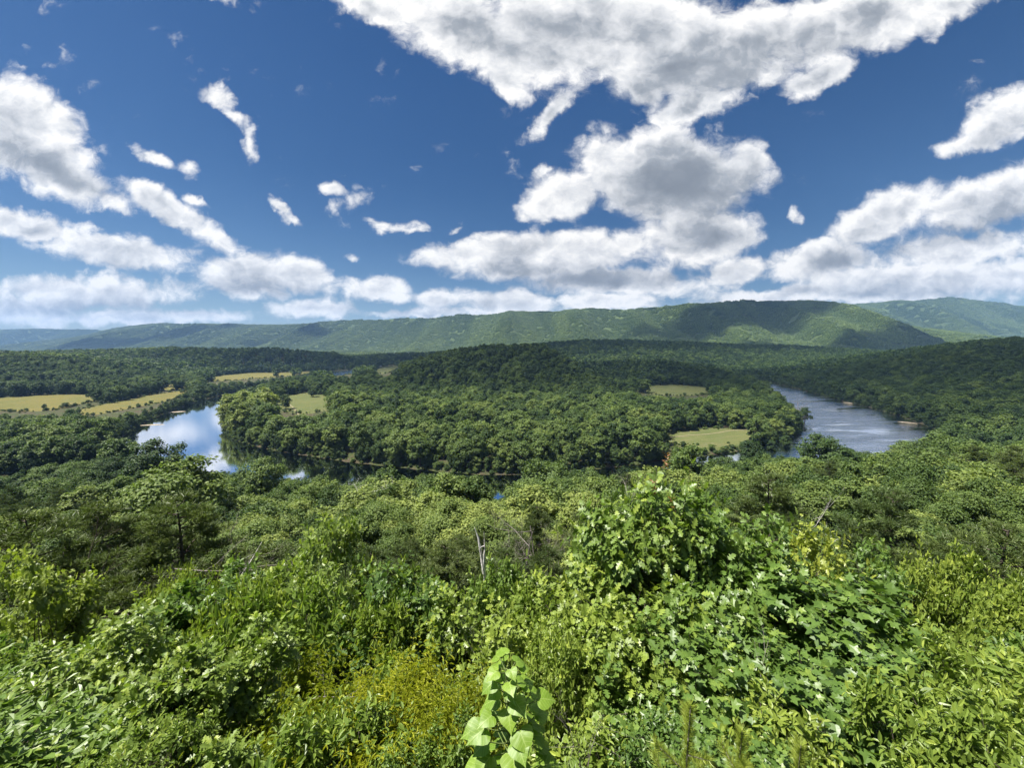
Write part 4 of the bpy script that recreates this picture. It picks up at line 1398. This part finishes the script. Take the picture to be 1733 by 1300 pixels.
# filling of the slope, rows outward from the rail
rowsd = [(3.1, 1205, 1.4), (3.9, 1145, 1.55), (4.9, 1095, 1.75), (6.1, 1045, 1.95), (7.6, 1005, 2.2), (9.4, 968, 2.5), (11.6, 932, 2.8)]
rgen = random.Random(5)
SPEC = {'maple': ('maple_sapling', N_MAPLE, 'broad-lobed maple', 'maple'), 'oak': ('oak_sapling', N_OAK, 'lobed-leaved oak', 'oak'), 'oval': ('broadleaf_shrub', N_OVAL, 'oval-leaved shrub', 'shrub'),
        'small': ('small_leaved_shrub', N_SMALL, 'small-leaved shrub', 'shrub'), 'pinn': ('sumac_shrub', N_PINN, 'feather-leaved shrub', 'shrub')}
ROWW = ['at the bottom edge', 'in the second row up', 'in the third row up', 'in the fourth row up', 'in the fifth row up', 'in the sixth row up', 'in the top row of shrubs']
for ri, (dd, py, sp) in enumerate(rowsd):
    n = int(2 * 1.42 * dd * 1.15 / sp)
    for k in range(n + 1):
        u = -1.42 * 1.15 + 2 * 1.42 * 1.15 * (k + .5 * (ri % 2) + rgen.uniform(-.3, .3)) / n
        y = dd * rgen.uniform(.93, 1.08)
        px = CX + F * u / 1.22
        top = py + (rgen.uniform(-85, -25) if rgen.random() < .40 else rgen.uniform(30, 150)) + (30 if px < 300 else 0)
        if abs(px - 845) < 75 and ri < 2 or (470 < px < 760 and ri < 2) or (1330 < px < 1540 and ri < 3):
            continue
        if abs(px - 185) < 70 and ri in (4, 5):
            continue
        if abs(px - 815) < 60 and ri >= 4:
            top = max(top, 985)
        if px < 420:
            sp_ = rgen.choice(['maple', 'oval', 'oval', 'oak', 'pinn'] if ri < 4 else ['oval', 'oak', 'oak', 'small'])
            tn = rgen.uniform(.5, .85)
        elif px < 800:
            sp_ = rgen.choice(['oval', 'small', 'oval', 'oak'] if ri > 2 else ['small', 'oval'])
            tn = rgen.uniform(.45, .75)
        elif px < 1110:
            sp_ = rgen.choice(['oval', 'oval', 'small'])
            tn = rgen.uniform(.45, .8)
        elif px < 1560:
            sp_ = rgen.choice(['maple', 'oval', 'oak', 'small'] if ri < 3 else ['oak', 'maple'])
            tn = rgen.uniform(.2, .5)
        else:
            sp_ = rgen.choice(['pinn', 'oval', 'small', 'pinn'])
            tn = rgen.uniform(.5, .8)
        nm, prs, words, cat = SPEC[sp_]
        cols = [(90, 'at the far left'), (240, 'by the bare soil'), (430, 'left of the yellow shrubs'), (620, 'behind the yellow shrubs, left side'), (780, 'behind the yellow shrubs, right side'), (930, 'behind the heart-leaved plant'), (1080, 'right of the heart-leaved plant'),
                (1220, 'under the red-tipped oak'), (1340, 'left of the big maple'), (1560, 'under the big maple'), (1680, 'right of the big maple'), (9999, 'at the far right')]
        c = next(w for lim_, w in cols if px < lim_)
        x, yy, z = at_depth(px, top, y)
        h = z - land1(x, yy)
        if h < .45 or rgen.random() < .16:
            continue
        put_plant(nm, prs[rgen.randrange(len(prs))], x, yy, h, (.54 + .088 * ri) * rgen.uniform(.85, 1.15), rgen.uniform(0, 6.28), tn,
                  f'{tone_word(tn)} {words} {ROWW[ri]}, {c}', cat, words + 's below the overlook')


# the thicket goes on at both sides of the view
def side_thicket():
    protos = [N_OVAL[0], N_SMALL[0], N_OVAL[1]]
    it = []
    for dd, py, sp in rowsd:
        for sg in (-1, 1):
            for k in range(int(1.1 * dd / sp * 1.7) + 1):
                y = dd * rgen.uniform(.85, 1.15)
                x = sg * (1.68 * dd + k * sp / 1.6 + rgen.uniform(-.3, .3))
                pr = rgen.randrange(len(protos))
                h = min(max(at_depth(CX, py + rgen.uniform(-30, 90), y)[2] - land1(x, y), .8), 4.5)
                it.append((x, y, land1(x, y) - .1, rgen.uniform(.8, 1.2), h / protos[pr].h, rgen.uniform(0, 6.28), rgen.uniform(.3, .7), pr))
    forest('undergrowth', 'green thicket going on at both sides of the view', it, [p.full for p in protos])


side_thicket()


# red new leaves at the oak's tip
def red_tips():
    mb = MB()
    rng = np.random.default_rng(3)
    tops = [(0, 0, N_OAK[0].h * 1.0), (.25, .1, N_OAK[0].h * .88), (-.1, .15, N_OAK[0].h * .93), (.5, -.2, N_OAK[0].h * .80)]
    for c in tops:
        n = 16
        a = np.arange(n) * 2.399
        ax = np.stack([np.cos(a), np.sin(a), .2 + .8 * rng.random(n)], 1)
        put_leaves(mb, OAK, np.array(c) + ax * .01 + np.stack([np.zeros(n), np.zeros(n), np.linspace(-.06, .10, n)], 1), ax, np.tile([0, 0, 1.], (n, 1)) + rng.normal(size=(n, 3)) * .2, .05 + .025 * rng.random(n), rng.random(n))
    o = link('new_leaves', mb.mesh('new_leaves', [M_RED]), oak)
    o['tone'] = .5
    o['label'] = 'red young leaves'


red_tips()


def heart_plant():
    x, y, ztop = at_depth(855, 1098, 3.15)
    zg = land1(x, y)
    root = link('heart_leaved_plant', None, loc=(x, y, zg))
    tag(root, 'bright plant with huge soft heart-shaped leaves at the bottom centre', 'plant')
    H_ = ztop - zg - .14
    st = MB()
    bend = lambda t: Vector((.05 * math.sin(3 * t), -.06 * t, H_ * t))
    st.tube([bend(t) - Vector((0, 0, .2 if t == 0 else 0)) for t in np.linspace(0, 1, 9)], [.022 - .015 * t for t in np.linspace(0, 1, 9)], 8)
    v, f3, f4 = leaf_heart_mesh()
    me = mesh_np('heart_leaf', v, [f3, f4], [M_BIG], attrs={'tint': np.full(len(f3) + len(f4), .5)}, smooth_shade=True)
    rng = random.Random(8)
    n = 84
    leaves = []
    for k in range(n):
        t = .15 + .85 * (k / (n - 1)) ** .8
        a = (k // 2) * math.pi / 2 + (k % 2) * math.pi + rng.uniform(-.35, .35) + .4
        size = .225 * (1.0 - .55 * max(0, (t - .55) / .45) ** 1.3) * rng.uniform(.82, 1.1)
        pet = rng.uniform(.16, .30) * (1 if t < .86 else .45)
        b = bend(t)
        out = Vector((math.cos(a), math.sin(a), 0))
        tip = b + out * pet + Vector((0, 0, pet * (.45 if t < .85 else .8)))
        st.tube([b, b.lerp(tip, .5) + Vector((0, 0, -.01)), tip], [.006, .005, .004], 5)
        droop = rng.uniform(.0, .5) if t < .88 else rng.uniform(-.2, .4)
        ax = (out + Vector((0, 0, -droop))).normalized()
        nn = (Vector((0, 0, 1)) + out * .45 + Vector((-.12, -.35, 0)) + Vector((rng.gauss(0, .15), rng.gauss(0, .15), 0))).normalized()
        sd = nn.cross(ax).normalized()
        nn = ax.cross(sd)
        leaves.append((tip, ax, sd, nn, size))
    link('stem', st.mesh('stem', [M_STEM], True), root)
    for tip, ax, sd, nn, size in leaves:
        o = link('leaf', me, root)
        M = Matrix((ax, sd, nn)).transposed().to_4x4()
        o.matrix_local = Matrix.Translation(tip) @ M @ Matrix.Diagonal((size, size * rng.uniform(1.05, 1.25), size, 1))
        o['tone'] = rng.uniform(.2, .9)


heart_plant()


def pine_sprig(px, py, dd, hh_, label, seed):
    rng = np.random.default_rng(seed)
    x, y, z = at_depth(px, py, dd)
    zg = land1(x, y)
    root = link('pine_sapling', None, loc=(x, y, zg))
    tag(root, label, 'pine')
    Ht = z - zg
    st, nd = MB(), MB()
    segs = [(Vector((0, 0, -.1)), Vector((.05, 0, Ht)), .012)]
    for k in range(9):
        t = .35 + .6 * k / 9
        a = 2.399 * k + seed
        b = Vector((.05 * t, 0, Ht * t))
        L = .42 * (1.25 - t) * rng.uniform(.8, 1.2)
        segs.append((b, b + Vector((math.cos(a) * L, math.sin(a) * L, L * .75)), .006))
    for a, b, r in segs:
        st.tube([a, a.lerp(b, .5), b], [r, r * .75, r * .4], 6)
        n = int(1500 * (b - a).length)
        t = rng.random((n, 1)) * (.75 if r > .01 else .9) + (.25 if r > .01 else .1)
        A, B = np.array(a), np.array(b)
        d = unit((B - A)[None])
        rad = rng.normal(size=(n, 3)); rad -= d * (rad * d).sum(1, keepdims=True)
        put_leaves(nd, (np.array([(0, .026, 0), (0, -.026, 0), (1, 0, 0)]), [np.array([(0, 1, 2)])]), A + (B - A) * t, unit(rad) * .75 + d * .75, rng.normal(size=(n, 3)), .075 * (.7 + .6 * rng.random(n)), .4 + .6 * rng.random(n))
    link('stem', st.mesh('stem', [M_GREYTWIG], True), root)
    o = link('needles', nd.mesh('needles', [M_NEAR]), root)
    o['tone'] = .85


pine_sprig(1158, 1195, 2.75, 1, 'young pine shoot with pale stem at the bottom edge, left of its pair', 1)
pine_sprig(1245, 1238, 2.7, 1, 'shorter young pine shoot at the bottom edge, right of its pair', 4)
pine_sprig(1345, 1262, 2.8, 1, 'tiny pine shoot peeking over the bottom edge', 7)


# thin dead stems poking out of the shrubs
for k, (px, py, dd, lab) in enumerate([(1305, 1085, 4.3, 'thin bare twigs in the shade left of the big maple'), (455, 1130, 4.6, 'thin bare stem left of the yellow shrubs'), (955, 1010, 6.5, 'bare twig standing over the shrubs right of the snag'), (1590, 1070, 5.0, 'dry bare twigs right of the big maple'),
                                       (205, 1120, 7.6, 'slim dark dead stem rising from the bare soil'), (1010, 1190, 3.6, 'bare twigs right of the heart-leaved plant')]):
    x, y, z = at_depth(px, py, dd)
    zg = land1(x, y)
    mb = branch_mesh(70 + k, h=2.0, depth=3, r0=.02, nb=5, spread=.6)
    o = link('bare_twig_bush', mb.mesh('bare_twig_bush', [M_GREYTWIG], True), loc=(x, y, zg))
    sc_ = (z - zg) / float(np.concatenate(mb.v)[:, 2].max())
    o.scale = (sc_, sc_, sc_)
    tag(o, lab, 'twigs')


# scrubby pines with bare trunks, dead trees
def hero_tree(name, pr, px, py, dd, wd, rz, tn, label, cat):
    x, y, z = at_depth(px, py, dd)
    zg = land1(x, y)
    put_tree(name, pr, x, y, zg, z - zg, rz, wd, tn, label, cat, None)


hero_tree('pine_tree', PP[0], 285, 826, 16, 1.15, .3, .75, 'crooked scrub pine with dark bare trunk, left of centre', 'pine')
hero_tree('pine_tree', PP[1], 60, 848, 16, 1.1, 2.0, .62, 'leaning scrub pine at the left edge', 'pine')
hero_tree('pine_tree', PP[2], 160, 842, 21, 1.15, 4.0, .70, 'scrub pine between the crooked pine and the left-edge pine', 'pine')
hero_tree('pine_tree', PP[1], 1700, 872, 17, 1.2, 1.0, .60, 'flat-branched pine at the right edge above the shrubs', 'pine')
hero_tree('pine_tree', PP[0], 1300, 792, 34, 1.2, 5.0, .55, 'olive pine behind the yellow-topped sapling', 'pine')
hero_tree('pine_tree', PP[2], 1515, 820, 24, 1.1, 5.6, .25, 'dark-trunked pine right of the yellow-topped sapling', 'pine')


def dead_tree(name, px, py, dd, seed, label, mat, cat='dead tree', **kw):
    x, y, z = at_depth(px, py, dd)
    zg = land1(x, y)
    mb = branch_mesh(seed, **kw)
    zmax = float(np.concatenate(mb.v)[:, 2].max())
    o = link(name, mb.mesh(name, [mat], True), loc=(x, y, zg))
    s = (z - zg) / zmax
    o.scale = (s, s, s)
    tag(o, label, cat)
    return o


def snag():
    x, y, z = at_depth(812, 893, 10.6)
    zg = land1(x, y)
    Hs = z - zg
    rng = np.random.default_rng(2)
    mb = MB()
    mb.tube([(.12, 0, -.3), (.17, .02, Hs * .3), (.10, 0, Hs * .6), (.13, .02, Hs * .80), (.03, 0, Hs * .90), (-.05, .02, Hs * .96), (-.16, .03, Hs)], [.07, .06, .05, .048, .04, .026, .004], 9)
    mb.tube([(.08, 0, Hs * .84), (.14, -.02, Hs * .92), (.12, -.02, Hs * .985)], [.036, .02, .004], 6)
    for k in range(7):
        z_ = Hs * rng.uniform(.35, .95)
        a_ = rng.uniform(0, 6.28)
        L_ = rng.uniform(.12, .38)
        mb.tube([(.11, 0, z_), (.11 + math.cos(a_) * L_ * .6, math.sin(a_) * L_ * .6, z_ + L_ * .2), (.11 + math.cos(a_) * L_, math.sin(a_) * L_, z_ + L_ * rng.uniform(.1, .7))], [.016, .01, .003], 5)
    mb.tube([(.11, 0, Hs * .62), (.24, .05, Hs * .68), (.3, .05, Hs * .69)], [.03, .018, .004], 5)
    mb.tube([(.10, 0, Hs * .5), (-.05, .1, Hs * .56)], [.025, .004], 5)
    o = link('dead_snag', mb.mesh('dead_snag', [M_DEAD], True), loc=(x, y, zg))
    tag(o, 'broken white snag with splintered top above the shrubs', 'snag')


snag()
dead_tree('dead_tree', 905, 842, 30, 5, 'leafless grey tree with fine twigs right of the snag', M_GREYTWIG, h=9, depth=4, nb=6, spread=.6)
dead_tree('dead_tree', 948, 838, 33, 15, 'second leafless grey tree, right of the first', M_GREYTWIG, h=9, depth=4, nb=6, spread=.6)
dead_tree('dead_tree', 1372, 818, 30, 6, 'thin bare branches rising behind the yellow-topped sapling', M_DEAD, h=8, depth=3, nb=4, r0=.06)
dead_tree('dead_tree', 95, 880, 14.5, 31, 'dark bare-limbed tree among the left pines', M_BARK, h=9, depth=4, nb=5, r0=.13, spread=.6)
dead_tree('dead_tree', 235, 868, 17, 32, 'twiggy bare tree just left of the crooked pine', M_GREYTWIG, h=9, depth=4, nb=6, r0=.10, spread=.65)
dead_tree('dead_tree', 330, 890, 15, 33, 'fine bare branches just right of the crooked pine', M_GREYTWIG, h=9, depth=4, nb=6, r0=.09, spread=.65)
dead_tree('dead_tree', 1065, 800, 60, 16, 'pale bare treetop left of the red-tipped oak', M_GREYTWIG, h=9, depth=4, nb=5, spread=.6)
dead_tree('dead_tree', 615, 815, 90, 9, 'pale leafless tree by the dark water', M_DEAD, h=9, depth=4, nb=6, spread=.55)
dead_tree('dead_tree', 905, 735, 320, 10, 'pale bare tree on the peninsula behind the riverbank', M_DEAD, h=9, depth=4, nb=6, r0=.16)
dead_tree('dead_tree', 735, 712, 330, 12, 'pale-limbed bare tree standing by the peninsula clearing', M_DEAD, h=9, depth=4, nb=6, r0=.16)
dead_tree('dead_tree', 1338, 668, 392, 14, 'half-dead tree leaning over the right river', M_GREYTWIG, h=9, depth=4, nb=6, r0=.16, lean=(.5, 0))
o = dead_tree('dead_tree', 172, 955, 13.0, 21, 'pale leaning dead trunk below the left pines', M_DEAD, 'dead trunk', h=6, depth=2, nb=3, r0=.09, bare=.7, spread=.5)
o.rotation_euler = (0, math.radians(18), 0)


def lone_tree():
    x, y = ground_at(484, 692, 4)
    put_tree('broadleaf_tree', P3[1], x, y, land1(x, y), 21, 1.0, 1.0, .22, 'lone round dark tree standing in the green mown meadow', 'tree', None)
    x, y = ground_at(530, 672, 4)
    put_tree('broadleaf_tree', P3[3], x, y, land1(x, y), 15, 2.0, 1.3, .12, 'low wide dark bush at the back of the mown meadow', 'tree', None)


lone_tree()

for k, (px, py, dd, wd, tn, lab) in enumerate([
        (440, 772, 165, 1.15, .60, 'bright round tree standing up against the calm river'), (545, 800, 150, .8, .50, 'ragged tree at the edge of the dark water'), (655, 784, 140, 1.0, .38, 'deep green tree before the dark water'),
        (930, 776, 160, 1.15, .48, 'broad light tree above the narrow dark-water gap'), (1000, 792, 140, .9, .50, 'round tree right of the dark-water gap'), (1165, 748, 150, 1.1, .52, 'round light tree just behind the red-tipped oak'),
        (1400, 733, 190, 1.25, .22, 'dark spreading tree standing before the right river'), (1275, 738, 230, .9, .05, 'very dark small tree at the front edge of the right meadow'), (1600, 735, 170, 1.2, .45, 'bushy tree at the right bank end of the river'),
        (265, 742, 190, 1.1, .15, 'dark tree jutting over the left end of the calm reach'), (760, 796, 90, 1.1, .72, 'pale broad treetop left of the dark-water gap'), (300, 772, 95, 1.2, .70, 'pale open treetop below the calm reach')]):
    x, y, z = at_depth(px, py, dd)
    zg = land1(x, y)
    put_tree('broadleaf_tree', P2[k % 5], x, y, zg, z - zg, k * .9, wd, tn, lab, 'tree', None)

for k, (px, py, h, wd, tn, lab) in enumerate([(1300, 724, 25, 1.1, .20, 'big dark tree at the back corner of the right meadow'), (1322, 732, 23, 1.0, .25, 'dark tree between the right meadow and the river'), (1342, 726, 21, 1.0, .18, 'dark tree at the river edge behind the right meadow'),
                                              (1330, 750, 12, 1.2, .25, 'low dark bush on the river edge in front of the right meadow'), (1306, 756, 11, 1.2, .15, 'low bush at the front corner of the right meadow'), (1362, 712, 20, 1.0, .22, 'last dark tree on the point by the right river')]):
    x, y = ground_at(px, py, 3)
    put_tree('broadleaf_tree', P3[(k + 1) % 7], x, y, land1(x, y), h, k * 1.7, wd, tn, lab, 'tree', None)

# hedge bushes among the hay meadows
for k, (px, py, h, lab) in enumerate([(75, 692, 7, 'round dark bush in the hay meadow, left of two'), (112, 690, 8, 'round dark bush in the hay meadow, right of two'), (28, 672, 6, 'small dark bush at the back of the hay meadow'), (150, 688, 5, 'low hedge bush between the hay strips'),
                                      (172, 684, 6, 'hedge bush farther along between the hay strips'), (195, 679, 8, 'tall hedge bush at the end of the hay field'), (222, 672, 9, 'dark hedge tree behind the hay strip'), (246, 667, 8, 'dark hedge tree nearer the river trees'),
                                      (272, 662, 9, 'dark hedge tree before the small tan notch'), (300, 659, 9, 'last dark hedge tree before the river trees'), (1268, 760, 13, 'dark round bush at the front of the right meadow')]):
    x, y = ground_at(px, py, 4)
    put_tree('hedge_bush', P3[k % 7], x, y, land1(x, y), h, k * 1.1, 1.5, .10 + .02 * (k % 4), lab, 'bush', None)


# bare soil with a few stones, low on the left
def soil_patch():
    x, y, _ = at_depth(190, 1150, 7.9)
    n, rg = 20, 8
    v = []
    for k in range(rg + 1):
        for i in range(n):
            a = 2 * math.pi * i / n
            r = k / rg * (1 + .2 * math.sin(2 * a + 1) + .1 * math.sin(5 * a))
            v.append((x + 1.5 * r * math.cos(a), y + 1.9 * r * math.sin(a)))
    v = np.array(v)
    z = land(v[:, 0], v[:, 1]) + .06 + .05 * fbm2(v[:, 0] * 3, v[:, 1] * 3, 3, 4)
    f = np.array([(k * n + i, (k + 1) * n + i, (k + 1) * n + (i + 1) % n, k * n + (i + 1) % n) for k in range(rg) for i in range(n)])
    tag(link('bare_soil', mesh_np('bare_soil', np.column_stack([v, z]), [f], [M_SOIL], smooth_shade=True)), 'bare brown soil showing through the shrubs, low on the left', 'soil', kind='structure')
    rng = np.random.default_rng(4)
    for k in range(6):
        rx, ry = x + rng.uniform(-1, 1), y + rng.uniform(-1.2, 1.2)
        d = unit(rng.normal(size=(60, 3)))
        import bmesh
        bm = bmesh.new()
        for p in d * (.8 + .4 * rng.random((60, 1))):
            bm.verts.new(p)
        bmesh.ops.convex_hull(bm, input=bm.verts)
        me = bpy.data.meshes.new('stone')
        bm.to_mesh(me); bm.free()
        me.materials.append(M_ROCK)
        o = link('stone', me, loc=(rx, ry, land1(rx, ry) + .08))
        sc = rng.uniform(.10, .24)
        o.scale = (sc * 1.4, sc, sc * .7)
        tag(o, 'grey stone lying on the bare brown soil', 'stone', 'stones on the bare soil')


soil_patch()

# ------------------------------------------------------------------ fair-weather clouds overhead, whose shadows lie on the valley
def cloud_mat(dens):
    m, T = new_mat('cloud_vapour')
    out = T.n('ShaderNodeOutputMaterial')
    vol = T.n('ShaderNodeVolumePrincipled')
    vol.inputs['Color'].default_value = (1, 1, 1, 1)
    vol.inputs['Density'].default_value = dens
    vol.inputs['Anisotropy'].default_value = .5
    m.node_tree.links.new(vol.outputs[0], out.inputs['Volume'])
    return m


M_CLOUD, M_CLOUD2 = cloud_mat(.0030), cloud_mat(.0048)


def cloud(tx, ty, rx, ry, alt, thick, rot, seed, label):
    """a flat-based cloud so placed that the sun throws its shadow on (tx, ty)"""
    k = (alt - 30) / SUN_DIR.z
    import bmesh
    bm = bmesh.new()
    bmesh.ops.create_icosphere(bm, subdivisions=5, radius=1.0)
    me = bpy.data.meshes.new('cloud')
    co = np.array([v.co[:] for v in bm.verts])
    a = np.arctan2(co[:, 1], co[:, 0])
    n = .55 + .95 * fbm2(co[:, 0] * 2.1 + seed * 3.7, co[:, 1] * 2.1 + co[:, 2] * 1.7, 5, seed)
    q = co * n[:, None] * np.array([rx, ry, thick])
    q[:, 2] = np.where(q[:, 2] < 0, q[:, 2] * .25, q[:, 2])
    for v, p in zip(bm.verts, q):
        v.co = p
    bm.to_mesh(me); bm.free()
    me.materials.append(M_CLOUD if alt < 5000 else M_CLOUD2)
    o = link('cloud', me, loc=(tx + SUN_DIR.x * k, ty + SUN_DIR.y * k, alt))
    o.rotation_euler.z = rot
    tag(o, label, 'cloud', kind='stuff')


cloud(120, 990, 560, 390, 2200, 260, .2, 1, 'cumulus high above the peninsula hill, out of sight')
cloud(830, 700, 520, 420, 2200, 240, .5, 2, 'cumulus high above the right river, out of sight')
cloud(-760, 1430, 600, 210, 3200, 240, .05, 3, 'cumulus high above the left ridge, out of sight')
cloud(500, 2000, 1500, 480, 5200, 300, .1, 4, 'cloud bank high above the far plain, out of sight')
cloud(2250, 3620, 1150, 380, 7200, 330, .1, 5, 'cloud high above the right end of the ridge, out of sight')
cloud(-4850, 5150, 1000, 420, 9500, 340, .3, 6, 'cloud high above the left end of the ridge, out of sight')
cloud(2300, 2500, 1200, 380, 5600, 300, .1, 7, 'cloud high above the right foothills, out of sight')
cloud(900, 2900, 1300, 300, 6400, 320, -.1, 8, 'cloud high above the foot of the ridge, out of sight')
cloud(-2700, 4900, 520, 260, 9000, 320, .4, 9, 'small cloud high above the middle of the ridge, out of sight')

# ------------------------------------------------------------------ the air of the valley
def haze():
    x0, x1, y0, y1, z0, z1 = -16000, 14000, -800, 12500, -6.0, 980.0
    v = [(x, y, z) for z in (z0, z1) for y in (y0, y1) for x in (x0, x1)]
    f = np.array([(0, 2, 3, 1), (4, 5, 7, 6), (0, 1, 5, 4), (2, 6, 7, 3), (0, 4, 6, 2), (1, 3, 7, 5)])
    m, T = new_mat('valley_air')
    out = T.n('ShaderNodeOutputMaterial')
    vol = T.n('ShaderNodeVolumePrincipled')
    vol.inputs['Color'].default_value = (.26, .45, .80, 1)
    vol.inputs['Density'].default_value = 4.6e-5
    vol.inputs['Anisotropy'].default_value = .0
    m.node_tree.links.new(vol.outputs[0], out.inputs['Volume'])
    tag(link('haze', mesh_np('haze', v, [f], [m])), 'thin blue summer haze in the valley air', 'haze', kind='stuff')


haze()


# ------------------------------------------------------------------ labels: tell look-alikes apart by their order across the view
def order_labels():
    ordn = ['leftmost', 'second from left', 'third from left', 'fourth from left', 'fifth from left', 'sixth from left', 'seventh from left', 'eighth from left']
    by = {}
    bpy.context.view_layer.update()
    for o in COL.objects:
        if o.parent is None and o.get('label'):
            by.setdefault(o['label'], []).append(o)
    for lab, os_ in by.items():
        if len(os_) < 2:
            continue
        os_.sort(key=lambda o: o.matrix_world.translation.x / max(o.matrix_world.translation.y, .1))
        for k, o in enumerate(os_):
            w = 'rightmost' if k == len(os_) - 1 else ordn[min(k, 7)]
            words = f'{lab}, {w}'
            if len(words.split()) > 16:
                words = words.replace('the ', '')
            o['label'] = words


order_labels()
